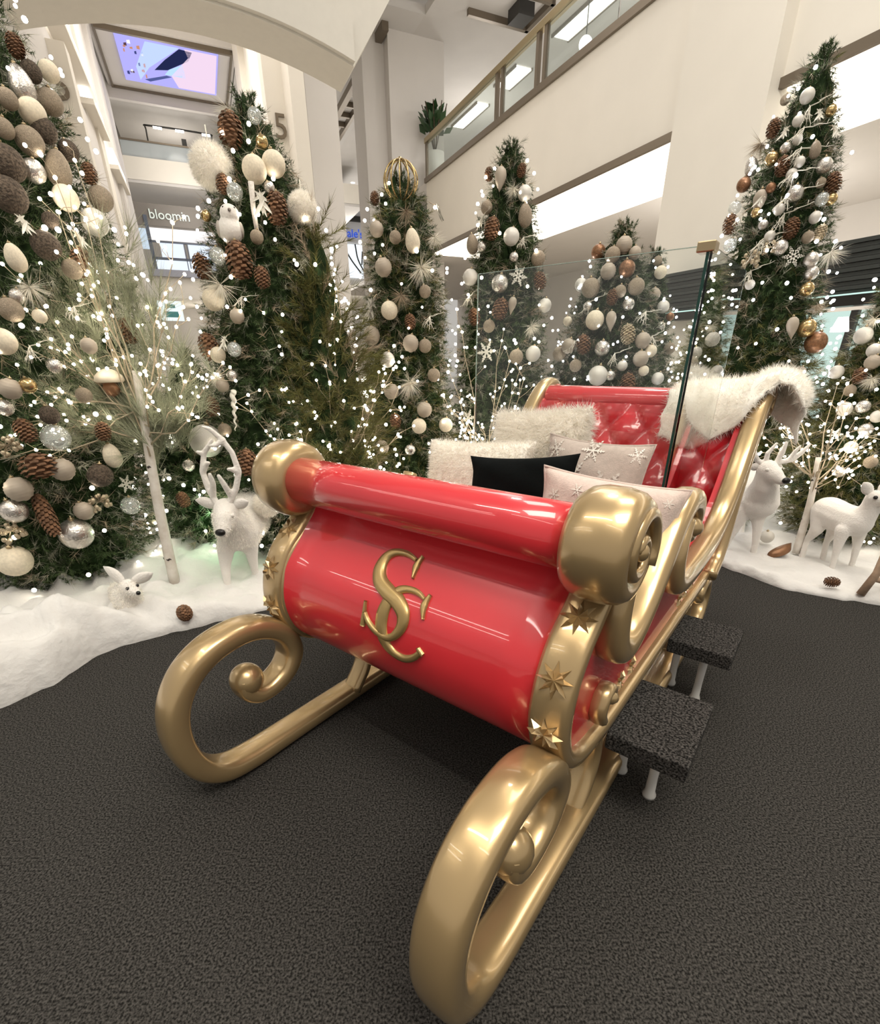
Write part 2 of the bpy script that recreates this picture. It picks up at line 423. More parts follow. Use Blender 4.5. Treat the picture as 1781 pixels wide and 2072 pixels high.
# columns, far hall
st('pillar_2', [(6.78, 8.64, 19.0, 20.6, 0, 14), (6.06, 6.8, 19.4, 20.6, 0, 14)], WALLG)
st('pillar_3', [(3.72, 4.55, 17.0, 17.9, 0, 12)], WALLG)
st('ceiling_hall', [(2.75, 7.6, 18.0, 41, 10.5, 10.7)], mat('hall_ceiling', (.62, .6, .58), .75))
tf = mall_thing('ceiling_track', 'bronze ladder shaped track frame on the ceiling beside the pillar', 'frame')
part('rail_bar', [(6.52, 6.72, 18.7, 28.1, 10.3, 10.5)], BRONZE, tf)
part('rail_bar', [(7.14, 7.26, 20.3, 28.1, 10.3, 10.5)], BRONZE, tf)
for b0 in (23.0, 23.9, 24.8, 25.7, 28.0):
    part('rung', [(6.6, 7.2, b0, b0 + .12, 10.34, 10.5)], BRONZE, tf)
for i, (q, b0) in enumerate([(8.2, 26.5), (8.9, 27.5), (9.4, 33), (10.4, 33.5), (9.6, 24), (7.0, 31), (7.3, 36)]):
    V, F = lathe([(.11, 10.485), (.11, 10.497)], 14)
    o = mk('downlight', V + np.array([q, b0, 0]), F, DOWN); o.rotation_euler = (0, 0, BR)
    tag(o, 'small round recessed downlight in the hall ceiling left of the railing', 'light', 'hall ceiling downlights')
st('wall_far_right', [(8.7, 16, 40.0, 40.3, 0, 9.05), (2.75, 16, 40.05, 40.3, 9.0, 10.5)], WALLG)
st('trim_2', [(8.0, 16, 39.7, 40.0, 10.2, 10.5)], DARKM)
sg = mall_thing('store_sign', 'white fascia sign with blue store lettering beside the slim fir', 'sign')
part('sign_board', [(8.0, 13.0, 39.9, 40.0, 9.0, 10.2)], mat('sign_white', (.72, .72, .74), .5), sg)
text_mesh('lettering', "dale's", 0.68, .03, emis('blue_letters', (.03, .09, .55), 1.0), sg, (10.36, 39.85, 9.3), (PI / 2, 0, 0))
sw = mall_thing('shop_window', 'bright shop window under the blue lettered sign', 'window')
part('lit_pane', [(9.0, 13, 39.9, 39.95, 6.9, 8.9)], emis('lit_shop', (.80, .88, .95), 1.15), sw)
mb = MB()
for p in ([(11.2, 39.8, 8.9), (11.35, 39.8, 8.0), (11.8, 39.8, 7.2)], [(10.5, 39.8, 8.5), (10.9, 39.8, 7.9), (11.5, 39.8, 7.2)], [(11.7, 39.8, 8.5), (11.6, 39.8, 7.7)]):
    mb.add(*tube(cat(p, 4), .05, 6))
mb.build('branch_display', DARKM, sw)

# atrium: soffit with the ceiling screen, walls either side, arch in front
st('ceiling_atrium', [(-1.35, 2.72, 22.0, 26.15, 10.52, 10.8), (-1.42, 2.8, 26.1, 26.3, 10.2, 11)], WALLG)
st('trim_3', [(-1.2, 2.6, 25.98, 26.06, 10.46, 10.53), (-1.25, -1.18, 22.1, 26.06, 10.46, 10.53), (2.56, 2.63, 22.1, 26.06, 10.46, 10.53), (-1.2, 2.6, 22.1, 22.2, 10.4, 10.53)], BRONZE)
st('ceiling_high', [(-9, 2.75, 9, 22.0, 11.6, 11.8), (-9, 9, 26.3, 38, 12.4, 12.6), (2.7, 9, 9, 18.1, 11.6, 11.8)], WALLG)
scr = mall_thing('ceiling_screen', 'glowing video screen with lavender and navy shapes in the atrium soffit', 'screen')
part('panel', [(-0.72, 2.2, 22.45, 25.3, 10.47, 10.52)], emis('screen_lavender', (.42, .40, .88), 1.0), scr)
def patch(pts, col, k=1.0):
    mb = MB(); n = len(pts)
    V = [(q, b, 10.465) for q, b in pts] + [(q, b, 10.475) for q, b in pts]
    F = [tuple(range(n)), tuple(range(2 * n - 1, n - 1, -1))] + [(i, n + i, n + (i + 1) % n, (i + 1) % n) for i in range(n)]
    mk('picture_patch', V, F, emis('screen_%02d%02d%02d' % tuple(int(c * 99) for c in col), col, k), scr, False)
patch([(1.2, 22.5), (2.15, 22.5), (2.15, 25.2), (.95, 25.2), (.75, 24.4), (1.3, 23.0)], (.80, .62, .78), 1.0)
patch([(0.1, 22.5), (1.05, 22.5), (.1, 24.1), (-.25, 25.1), (-.3, 24.2)], (.50, .62, 1.0), 1.0)
patch([(1.05, 22.55), (1.42, 22.6), (1.3, 23.2), (.65, 24.05), (.25, 24.2), (.6, 23.4)], (.015, .02, .07))
patch([(.7, 24.0), (1.12, 23.5), (1.2, 24.4), (.55, 24.4)], (.42, .62, .98), 1.1)
patch([(-.1, 25.0), (.6, 24.45), (.75, 24.5), (.05, 25.1)], (.08, .10, .28))
for k in range(16):
    q0 = random.uniform(-.68, -.05); b0 = random.uniform(22.5, 25.1); a, c = random.uniform(.04, .12), random.uniform(.08, .3)
    patch([(q0, b0), (q0 + a, b0 - .05), (q0 + a, b0 + c), (q0, b0 + c)], random.choice([(.10, .05, .06), (.85, .85, 1.0), (.55, .25, .15), (.05, .06, .2), (.9, .88, .95), (.4, .5, .95)]))

st('wall_left', [(-1.9, -1.42, 9, 26.2, 0, 6.6), (-1.9, -1.42, 16.5, 26.2, 6.6, 11.6), (-2.3, -1.9, 9, 26.2, 0, 11.6), (-1.5, -1.3, 20.8, 22.0, 0, 11.6)], WALLG)
st('pillar_4', [(-1.62, -1.36, 17.6, 18.6, 0, 11.6), (-1.62, -1.36, 14.4, 15.0, 6.6, 11.6), (-1.7, -1.4, 11.6, 12.0, 6.6, 11.6)], WALL)
for i, (b0, b1, z) in enumerate([(13.2, 17.0, 7.15), (16.2, 18.4, 6.86), (19.4, 22.0, 6.55)]):
    l = mall_thing('wall_cove_light', ['glowing cove strip high on the left atrium wall', 'glowing cove strip right of the left wall numeral', 'glowing cove strip low on the left atrium wall behind tree'][i], 'light', 'left wall cove strips')
    part('light_strip', [(-1.44, -1.25, b0, b1, z, z + .34)], emis('cove_bright', (1, .93, .82), 2.2), l)
    part('ledge', [(-1.5, -1.2, b0, b1, z - .12, z - .02)], WALL, l)
st('trim_4', [(-1.46, -1.36, 9, 11.2, 6.3, 6.42)], BRONZE)
n5 = mall_thing('wall_numeral', 'brown numeral five on the left atrium wall above the tall fir', 'numeral')
st('pillar_6', [(-1.75, -1.16, 12.5, 12.9, 0, 6.3)], WALL)
text_mesh('digit', '5', .56, .02, BRONZE, n5, (-1.50, 12.47, 5.54), (PI / 2, 0, 0))
n5 = mall_thing('wall_numeral', 'brown numeral five on the wall right of the furry ball fir', 'numeral')
st('pillar_5', [(2.36, 3.08, 15.0, 15.5, 0, 11.6)], WALL)
text_mesh('digit', '5', .66, .02, BRONZE, n5, (2.46, 14.97, 6.26), (PI / 2, 0, 0))
st('wall_atrium_right', [(2.78, 3.1, 14.2, 22, 0, 11.6), (2.6, 2.8, 20.8, 22.0, 0, 11.6)], WALL)
st('wall_atrium_far', [(-9, 9, 36, 36.3, 0, 13)], WALLG)
# far end: galleries stacked behind the screen
st('gallery_slab', [(-1.75, 9, 30, 36, 8.80, 9.62), (-9, 9, 30.3, 36, 4.35, 5.25), (-9, 9, 30.2, 36, 0.3, 2.3)], WALL)
st('ceiling_far', [(-1.75, 9, 26.35, 36, 11.5, 11.7), (-1.75, 9, 30, 36, 8.7, 8.82)], CEILG)
fb = mall_thing('far_railing', 'distant glass balustrade under the ceiling screen', 'railing')
part('glass_pane', [(-1.6, 4, 30.05, 30.09, 9.62, 10.16)], mat('far_glass', (.55, .6, .62), .1, alpha=.6), fb)
part('handrail', [(-1.6, 4, 30.0, 30.12, 10.16, 10.22)], BRONZE, fb)
part('figure_display', [(.9, 1.1, 31.5, 31.7, 9.62, 10.9), (-.2, .4, 31.4, 31.9, 9.62, 10.1), (-.1, .3, 31.5, 31.8, 10.1, 10.4)], DARKM, fb)
tr = mall_thing('track_light', 'bent track light rail with three spots on the far ceiling', 'light')
mb = MB().add(*tube(cat([(-.5, 31, 9.7), (-.5, 31, 10.9), (-.35, 31, 11.05), (2.0, 31, 11.05), (2.2, 31, 10.9), (2.2, 31, 9.9)], 4), .035, 6)); mb.build('track', DARKM, tr)
for q in (-.2, .7, 1.8): part('spot', [(q, q + .35, 30.95, 31.05, 10.98, 11.04)], DOWN, tr)
for i, (q, b0) in enumerate([(-.3, 27.8), (.1, 28.0), (1.9, 28.2), (-.1, 29.5), (.3, 29.7), (2.1, 29.4)]):
    V, F = lathe([(.05, 11.485), (.05, 11.497)], 10)
    o = mk('downlight', V + np.array([q, b0, 0]), F, DOWN); o.rotation_euler = (0, 0, BR)
    tag(o, 'tiny downlight in the far gallery ceiling under the screen', 'light', 'far gallery downlights')
sn = mall_thing('store_sign', 'dim grey far store sign with pale lettering left of furry ball', 'sign')
part('sign_board', [(-1.9, 5, 30.25, 30.35, 7.22, 8.05)], mat('sign_grey', (.21, .19, .17), .6), sn)
text_mesh('lettering', 'bloomin', .52, .02, mat('pale_letters', (.55, .6, .55), .4, emit=(.7, .8, .75), estr=.35), sn, (-1.1, 30.2, 7.48), (PI / 2, 0, 0))
sf = mall_thing('shop_window', 'bright bluish far shop windows with dark bars in the atrium', 'window')
for q0, q1, z0, z1, c in [(-1.2, 1.6, 6.68, 7.15, (1, .96, .95)), (-.9, .1, 6.0, 6.58, (.78, .85, 1)), (.3, 1.4, 6.0, 6.58, (.8, .88, 1)), (-1.9, -1.35, 6.3, 7.1, (.55, .65, .75)), (-1.2, 1.4, 5.5, 5.9, (.85, .92, 1))]:
    part('lit_pane', [(q0, q1, 30.3, 30.34, z0, z1)], emis('lit_%d' % int(c[0] * 100 + z0 * 10), c, 1.0), sf)
for q0, q1, z0, z1 in [(-1.35, -1.2, 5.5, 7.6), (.12, .16, 5.5, 6.6), (.24, .28, 5.5, 6.6), (-1.3, 1.6, 6.58, 6.64), (-1.3, 1.6, 5.9, 6.0)]:
    part('window_bar', [(q0, q1, 30.2, 30.3, z0, z1)], mat('blue_grey_bar', (.10, .12, .16), .5), sf)
part('lower_beam', [(-1.9, 5, 30.1, 30.3, 5.22, 5.5)], mat('blue_grey_beam', (.36, .37, .43), .6), sf)
an = mall_thing('poster_panel', 'white and teal far poster panel between birch and fir', 'poster')
part('board', [(-1.6, -.5, 30.1, 30.15, 3.35, 4.2)], emis('poster_white', (.9, 1, .98), .9), an)
part('print', [(-1.3, -.7, 30.08, 30.1, 3.5, 3.75), (-1.25, -.8, 30.08, 30.1, 3.9, 4.05)], mat('teal_print', (.1, .35, .36), .6), an)

def arch():
    q = np.linspace(-5.5, 2.75, 40); z = 5.70 - .075 * (q - .7) ** 2
    pts = list(zip(q, z)) + [(3.1, 5.85), (3.5, 6.4), (3.5, 12.0), (-5.5, 12.0)]
    n = len(pts); V = [(a, 9.2, c) for a, c in pts] + [(a, 10.0, c) for a, c in pts]
    F = [tuple(range(n - 1, -1, -1)), tuple(range(n, 2 * n))] + [(i, (i + 1) % n, n + (i + 1) % n, n + i) for i in range(n)]
    o = mk('wall_arch', V, F, mat('arch_plaster', (.70, .66, .585), .75, noise=.015), None, False); o.rotation_euler = (0, 0, BR); o['kind'] = 'structure'
arch()
# arch band moulding
q = np.linspace(-5.5, 2.75, 40); z = 5.70 - .075 * (q - .7) ** 2
V = []; 
for a, c in zip(q, z): V += [(a, 9.12, c + .03), (a, 9.2, c + .03), (a, 9.2, c + .46), (a, 9.12, c + .46)]
F = grid_faces(40, 4, True)
o = mk('trim_arch', V, F, MATS['arch_plaster'], None, False); o.rotation_euler = (0, 0, BR); o['kind'] = 'structure'

# kiosk canopy at the right: dark ribbed roller band
kc = mall_thing('kiosk_canopy', 'dark ribbed shutter canopy at the right edge behind trees', 'canopy')
for i in range(12):
    z = 2.2 + i * .046
    part('rib', [(7.0 - .02 * (i % 2), 7.2, 2.2, 6.9, z, z + .040)], mat('dark_shutter', (.045, .05, .047), .4, .3), kc)
part('valance', [(6.96, 7.15, 2.2, 6.9, 2.08, 2.19)], BLACK, kc)
part('light_edge', [(6.95, 6.99, 2.2, 6.9, 2.19, 2.205)], emis('pale_green_edge', (.7, 1, .9), .9), kc)
ks = mall_thing('kiosk_window', 'pale green lit shop window below the dark canopy', 'window')
part('lit_pane', [(7.3, 7.33, 2.0, 5.8, .3, 2.05)], emis('kiosk_glow', (.72, .95, .86), .75), ks)
part('mullion', [(7.24, 7.3, b, b + .08, .3, 2.05) for b in (3.0, 4.0, 5.0)], DARKM, ks)
for b0, kl in ((3.55, 'right of the two white spot lamps under the dark kiosk canopy'), (3.95, 'left of the two white spot lamps under the dark kiosk canopy')):
    V, F = lathe([(.05, 1.86), (.09, 1.72), (.09, 1.71)], 12)
    o = mk('spot_lamp', V + np.array([6.9, b0, 0.1]), F, DOWN); o.rotation_euler = (0, 0, BR)
    tag(o, kl, 'lamp', 'kiosk spots')
# suspended linear lamps over the walkway (their long reflections run across the lacquer)
for i, (w_, s_, lab) in enumerate([(-4.0, -3.9, 'long suspended linear lamp far behind the viewer at the left'), (-3.8, -4.7, 'second long suspended linear lamp farther behind the viewer'), (3.0, -2.6, 'long suspended linear lamp behind the viewer at the right')]):
    x = -.198 + w_ * .7875 + s_ * .6163; y = 1.339 - w_ * .6163 + s_ * .7875
    l = empty('linear_lamp', (x, y, 5.2), -.664); tag(l, lab, 'lamp', 'suspended linear lamps')
    part('diffuser', [(-2.5, 2.5, -.03, .03, -.03, .0)], emis('linear_glow', (1, .95, .86), 16.0), l)
    part('housing', [(-2.55, 2.55, -.05, .05, 0, .1)], WALLG, l)
    for xx in (-1.5, 1.5): part('cable', [(xx, xx + .01, 0, .01, .1, 3.0)], DARKM, l)

# ------------------------------------------------------------------ the sleigh (local x = across, y = along its length, z up)
AZ = math.radians(38.05)
sl = empty('sleigh', (-0.198, 1.339, 0), -AZ)
tag(sl, 'red and gold sleigh with curled runners on the dark carpet', 'sleigh')
RUN = [(-.185, .425), (-.185, .365), (-.14, .328), (-.07, .33), (.005, .37), (.045, .445), (.02, .53), (-.05, .592), (-.15, .622), (-.28, .605),
       (-.385, .54), (-.45, .43), (-.462, .29), (-.425, .16), (-.345, .078), (-.23, .05), (0, .048), (.6, .048), (1.2, .048), (1.7, .048), (1.98, .06), (2.12, .12), (2.17, .22), (2.13, .32), (2.05, .35), (1.99, .30), (2.01, .25)]
RSC = [.75, .8, .86, .9, .95, 1, 1.02, 1.05, 1.08, 1.1, 1.1, 1.1, 1.1, 1.08, 1.05, 1, .95, .9, .9, .9, .9, .85, .8, .75, .7, .65, .55]
for sd in (-1, 1):
    V, F = sweep_sz(RUN, sd * .60, .042, .064, 16, 3.2, 8, RSC)
    r = mk('runner', V, F, GOLD, sl)
    mb = MB().add(*sphere((sd * .60, -.165, .405), (.067, .066, .066), 14, 20)); mb.build('scroll_ball', GOLD, r)
    mb = MB().add(*sphere((sd * .60, 2.0, .27), (.05, .04, .04), 10, 14)); mb.build('scroll_ball', GOLD, r)
    # struts between body and runner
    for s0 in (.42, 1.72):
        V, F = sweep_sz([(s0 - .08, .45), (s0, .36), (s0 + .03, .26), (s0 + .0, .16), (s0 - .08, .06)], sd * .58, .026, .05, 12, 2.8, 6)
        mk('runner_strut', V, F, GOLD, sl)
# floor pan and cross beams
mb = MB().add(*box(-.57, .57, .34, 2.06, .43, .465)); mb.build('floor_pan', RED, sl, False)

PROF = np.array([(.262, 1.075), (.205, 1.0), (.15, .945), (.06, .85), (.03, .78), (.018, .7), (.03, .62), (.06, .555), (.11, .505), (.2, .465), (.34, .445)])
PC = cat(PROF, 10)
def panel_s(z): return np.interp(z, PC[::-1, 1], PC[::-1, 0])
def panel_n(z):
    e = .004; ds = (panel_s(z + e) - panel_s(z - e)) / (2 * e); n = np.array([-1.0, ds]); return n / np.linalg.norm(n)
n = len(PC); T = np.gradient(PC, axis=0); T /= np.linalg.norm(T, axis=1)[:, None]; NN = np.stack([T[:, 1], -T[:, 0]], 1)
inn = PC + .02 * NN * np.where((NN[:, :1] < 0), -1, 1)
W = np.linspace(-.56, .56, 9)
V = np.zeros((len(W), 2 * n, 3))
ring = np.vstack([PC, inn[::-1]])
for i, w in enumerate(W): V[i, :, 0] = w; V[i, :, 1] = ring[:, 0]; V[i, :, 2] = ring[:, 1]
F = grid_faces(len(W), 2 * n, True); F += [tuple(range(2 * n)), tuple(range((len(W) - 1) * 2 * n, len(W) * 2 * n))]
mk('front_panel', V.reshape(-1, 3), F, RED, sl)

BAND = [(.30, 1.06), (.235, 1.01), (.155, .941), (.09, .882), (.05, .82), (.027, .75), (.022, .68), (.035, .62), (.06, .565), (.105, .515), (.18, .475), (.30, .45), (.45, .438), (.8, .435), (1.4, .435), (1.85, .435), (2.02, .45)]
for sd in (-1, 1):
    V, F = sweep_sz(BAND, sd * .597, .030, .056, 16, 3.6, 8)
    bd = mk('front_band', V, F, GOLD, sl)
    V, F = sweep_sz([(.245, 1.0), (.165, .928), (.098, .87), (.06, .81), (.04, .745), (.034, .68), (.047, .625), (.07, .575), (.11, .53)], sd * .545, .026, .012, 10, 2.2, 8)
    mk('band_edge', V, F, GOLD, bd)

def star_mesh():
    V2 = [(0, 0, .007)]; F2 = []
    for k in range(8):
        a = k * PI / 4; b0 = a - PI / 8; b1 = a + PI / 8
        i = len(V2)
        V2 += [(.023 * math.cos(b0), .023 * math.sin(b0), 0), (.052 * math.cos(a), .052 * math.sin(a), .0), (.023 * math.cos(b1), .023 * math.sin(b1), 0), (.030 * math.cos(a), .030 * math.sin(a), .016)]
        F2 += [(i, i + 1, i + 3), (i + 1, i + 2, i + 3), (i, i + 3, 0), (i + 3, i + 2, 0)]
    return meshdata('star', V2, F2, GOLD, False)
STAR = star_mesh()
BC = cat(BAND, 8); BT = np.gradient(BC, axis=0); BT /= np.linalg.norm(BT, axis=1)[:, None]; BN = np.stack([BT[:, 1], -BT[:, 0]], 1)
def band_surface(z):
    k = np.argmin(np.abs(BC[:110, 1] - z)); nn = BN[k] * (-1 if BN[k][0] > 0 else 1)
    return BC[k] + .029 * nn, nn
for sd in (-1, 1):
    for z in (.935, .812, .672, .548):
        if z == .548: z = .575
        p, nn = band_surface(z)
        o = obj('star', STAR, sl, (sd * .597, p[0], p[1]))
        zc = Vector((0, nn[0], nn[1])); xc = Vector((1, 0, 0)); yc = zc.cross(xc)
        o.matrix_local = Matrix(((xc.x, yc.x, zc.x, sd * .597), (xc.y, yc.y, zc.y, p[0]), (xc.z, yc.z, zc.z, p[1]), (0, 0, 0, 1))) @ Matrix.Rotation(random.uniform(-.2, .2), 4, 'Z')

# front roller with its drum caps and volutes
V, F = lathe([(.086, -.56), (.086, -.3), (.086, 0), (.086, .3), (.086, .56)], 40, 'x'); V = V + np.array([0, .184, 1.139])
mk('front_roller', V, F, RED, sl)
CAPP = [(.05, .535), (.095, .537), (.122, .548), (.137, .568), (.144, .60), (.144, .645), (.136, .682), (.12, .703), (.10, .708), (.085, .700), (.078, .685), (.0, .684)]
for sd in (-1, 1):
    V, F = lathe(CAPP, 40, 'x'); V[:, 0] *= sd; V = V + np.array([0, .19, 1.137])
    cp = mk('roller_cap', V, F, GOLD, sl)
    t = np.linspace(0, 1, 46); a = -.6 + t * 3.1 * PI; r = .098 * (1 - t) + .012
    P = np.stack([np.full(46, sd * .700), .19 + r * np.cos(a), 1.137 + r * np.sin(a)], 1)
    V, F = tube(P, .020 - .007 * t, 8); mk('volute', V, F, GOLD, cp)
    mb = MB().add(*sphere((sd * .70, .19, 1.137), (.022, .024, .024), 8, 12)); mb.build('volute_eye', GOLD, cp)

TA = [(.315, 1.10), (.268, 1.0), (.252, .90), (.275, .82), (.345, .778), (.44, .795), (.55, .865), (.65, .965), (.74, 1.055), (.84, 1.10), (.94, 1.095), (1.015, 1.045), (1.03, .985), (.99, .95), (.95, .965)]
TAS = [.7, .8, .9, 1, 1, 1, 1, 1, 1, 1, .98, .9, .8, .7, .6]
TB = [(.915, 1.03), (.865, .93), (.868, .84), (.92, .775), (1.05, .745), (1.3, .737), (1.58, .757), (1.79, .835), (1.94, .965), (2.06, 1.12), (2.19, 1.27), (2.32, 1.365), (2.43, 1.39), (2.51, 1.35), (2.52, 1.28), (2.47, 1.25)]
TBS = [.6, .75, .9, 1, 1, 1, 1, 1, 1, 1, 1, 1, .95, .85, .75, .6]
TC = [(1.94, .44), (2.06, .51), (2.13, .66), (2.17, .86), (2.23, 1.04), (2.32, 1.21), (2.42, 1.34)]
for sd in (-1, 1):
    ta = TA if sd > 0 else [(s, z if s < .5 else .80 + (z - .80) * .45) for s, z in TA]   # the far arm rides lower
    V, F = sweep_sz(ta, sd * .645, .043, .052, 16, 2.7, 8, TAS); a = mk('arm_scroll', V, F, GOLD, sl)
    mb = MB().add(*sphere((sd * .65, .975, .985 if sd > 0 else .885), (.058, .042, .042), 12, 16)); mb.build('scroll_ball', GOLD, a)
    V, F = sweep_sz(TB, sd * .65, .043, .050, 16, 2.7, 8, TBS); mk('back_post', V, F, GOLD, sl)
    V, F = sweep_sz(TC, sd * .645, .036, .044, 14, 2.7, 8); mk('rear_edge', V, F, GOLD, sl)
    # red side
    a_ = cat(ta[2:10], 6); b_ = cat(TB[3:13], 6); c_ = cat(TC, 6)
    low = cat([(1.94, .44), (1.4, .435), (.8, .435), (.45, .438), (.30, .45), (.18, .475), (.105, .515), (.06, .565), (.035, .62), (.022, .68), (.027, .75), (.05, .82), (.09, .882), (.155, .941), (.23, 1.0)], 5)
    poly = np.vstack([a_[:-1], [(.9, .93 if sd > 0 else .86)], b_, c_[::-1], low[1:]])
    nP = len(poly); w0, w1 = sd * .575, sd * .618
    V = np.vstack([np.column_stack([np.full(nP, w0), poly]), np.column_stack([np.full(nP, w1), poly])])
    F = [tuple(range(nP)), tuple(range(2 * nP - 1, nP - 1, -1))] + [(i, nP + i, nP + (i + 1) % nP, (i + 1) % nP) for i in range(nP)]
    mk('side_panel', V, F, RED, sl, False)
    for s0 in (.44, .56, .68, 1.36, 1.48, 1.60):
        o = obj('star_stud', STAR, sl); zc = Vector((sd, 0, 0)); xc = Vector((0, 1, 0)); yc = zc.cross(xc)
        o.matrix_local = Matrix(((xc.x, yc.x, zc.x, sd * .618), (xc.y, yc.y, zc.y, s0), (xc.z, yc.z, zc.z, .515), (0, 0, 0, 1))) @ Matrix.Scale(.8, 4)
    # little leaf knob on the side near the front
    V, F = sweep_sz([(.30, .53), (.275, .58), (.30, .63), (.345, .63), (.35, .59)], sd * .64, .018, .03, 10, 2.3, 6); kb = mk('side_curl', V, F, GOLD, sl)
    mb = MB().add(*sphere((sd * .645, .34, .60), (.035, .026, .026), 8, 12)); mb.build('curl_ball', GOLD, kb)

# tufted red back rest, roll on top, benches
nu, nv = 60, 34
V = np.zeros((nu, nv, 3))
for i in range(nu):
    for j in range(nv):
        u = i / (nu - 1); v = j / (nv - 1); w = -.585 + 1.17 * u; z = .58 + .72 * v
        s = 2.02 + .22 * v ** 1.6
        p1 = abs(math.sin(PI * (u * 5 + v * 2.5))); p2 = abs(math.sin(PI * (u * 5 - v * 2.5)))
        V[i, j] = (w, s - .055 * (p1 * p2) ** .45, z)
mk('tufted_back', V.reshape(-1, 3), grid_faces(nu, nv), REDV, sl)
V, F = box(-.585, .585, 2.06, 2.10, .5, 1.2); V[4:, 1] += .16; mk('back_board', V, F, RED, sl, False)
V, F = lathe([(.06, -.6), (.075, -.58), (.075, .58), (.06, .6)], 28, 'x'); V = V + np.array([0, 2.30, 1.315]); mk('back_roll', V, F, RED, sl)
mb = MB().add(*box(-.57, .57, 1.46, 2.06, .47, .66)); bevel(mb.build('rear_bench', REDV, sl, False), .03, 3)
mb = MB().add(*box(-.57, .57, .5, 1.44, .47, .80)); bevel(mb.build('front_bench', REDV, sl, False), .03, 3)

# gold monogram raised on the front panel: two interlaced letters S and C
def ribbon(path, widths, name, parent, h=.013):
    P = cat(path, 8); N = len(P); wd = np.interp(np.linspace(0, 1, N), np.linspace(0, 1, len(widths)), widths)
    V = []
    T = np.gradient(P, axis=0)
    for i in range(N):
        w, z = P[i]; s = panel_s(z); nn = panel_n(z); nv_ = np.array([0, nn[0], nn[1]])
        tz = np.array([0, -nn[1], nn[0]]); tz = tz if tz[2] > 0 else -tz
        t = T[i][0] * np.array([1, 0, 0]) + T[i][1] * tz; t /= np.linalg.norm(t) + 1e-9
        sd_ = np.cross(t, nv_); c = np.array([w, s, z])
        for a, b in ((-1, -.002), (-.9, h * .75), (-.35, h), (.35, h), (.9, h * .75), (1, -.002)):
            V.append(c + sd_ * a * wd[i] + nv_ * b)
    F = grid_faces(N, 6)
    F += [tuple(range(6)), tuple(range((N - 1) * 6 + 5, (N - 1) * 6 - 1, -1))]
    return mk(name, V, F, mat('satin_gold', (.46, .32, .13), .38, .75, coat=.3), parent)
mono = empty('monogram'); mono.parent = sl
mono['label'] = 'raised gold interlaced letters S and C'
S_ = [(.034, .958), (-.012, .967), (-.061, .964), (-.091, .947), (-.095, .915), (-.069, .886), (-.022, .868), (.035, .852), (.071, .826), (.073, .788), (.048, .751), (.013, .735), (-.035, .743), (-.071, .764), (-.09, .79)]
ribbon(S_, [.007, .010, .013, .018, .024, .027, .028, .027, .024, .019, .014, .012, .011, .009, .006], 'letter_s', mono)
C_ = [(.131, .878), (.091, .889), (.048, .888), (.017, .876), (-.003, .845), (-.013, .80), (-.010, .755), (.009, .717), (.044, .691), (.089, .686), (.13, .704), (.16, .735)]
ribbon(C_, [.006, .010, .012, .016, .021, .024, .024, .020, .015, .013, .012, .010], 'letter_c', mono, .011)
ribbon([(.046, .972), (.040, .945), (.050, .915)], [.005, .012, .003], 'serif', mono, .012)
ribbon([(-.094, .825), (-.092, .79), (-.094, .742)], [.003, .006, .010], 'serif', mono, .012)
ribbon([(.140, .893), (.135, .865), (.150, .832)], [.005, .012, .003], 'serif', mono, .012)
ribbon([(.148, .746), (.158, .735), (.170, .728)], [.006, .009, .007], 'serif', mono, .011)

# sleigh coordinates -> world
RL = np.array([math.cos(AZ), -math.sin(AZ), 0]); LL = np.array([math.sin(AZ), math.cos(AZ), 0]); OO = np.array([-.198, 1.339, 0])
def swz(w, s, z): return OO + w * RL + s * LL + np.array([0, 0, z])

# ------------------------------------------------------------------ glass divider standing in the sleigh
gs = empty('glass_divider', tuple(swz(0, 1.36, .8)), -AZ); tag(gs, 'tall clear glass divider standing in the sleigh behind the cushions', 'glass panel')
def gbox(name, q, m): 
    mb = MB().add(*box(*q)); return mb.build(name, m, gs, False)
gbox('glass_pane', (-.56, .455, -.004, .004, .0, 1.12), GLASSP)
gbox('glass_pane', (.462, .470, .0, .74, .05, 1.12), GLASSP)
gbox('glass_edge', (.450, .4605, -.0065, .0065, .0, 1.12), GLASSE)
gbox('glass_edge', (-.5625, -.56, -.005, .005, .0, 1.12), mat('pale_glass_edge', (.55, .7, .62), .1, trans=.5))
gbox('glass_edge', (-.56, .455, -.004, .004, 1.12, 1.1225), mat('pale_glass_edge', (.5, .6, .55), .1))
gbox('glass_edge', (.462, .470, .74, .743, .05, 1.12), MATS['pale_glass_edge'])
bevel(gbox('corner_clamp', (.415, .478, -.016, .05, 1.10, 1.135), BRASS), .004)

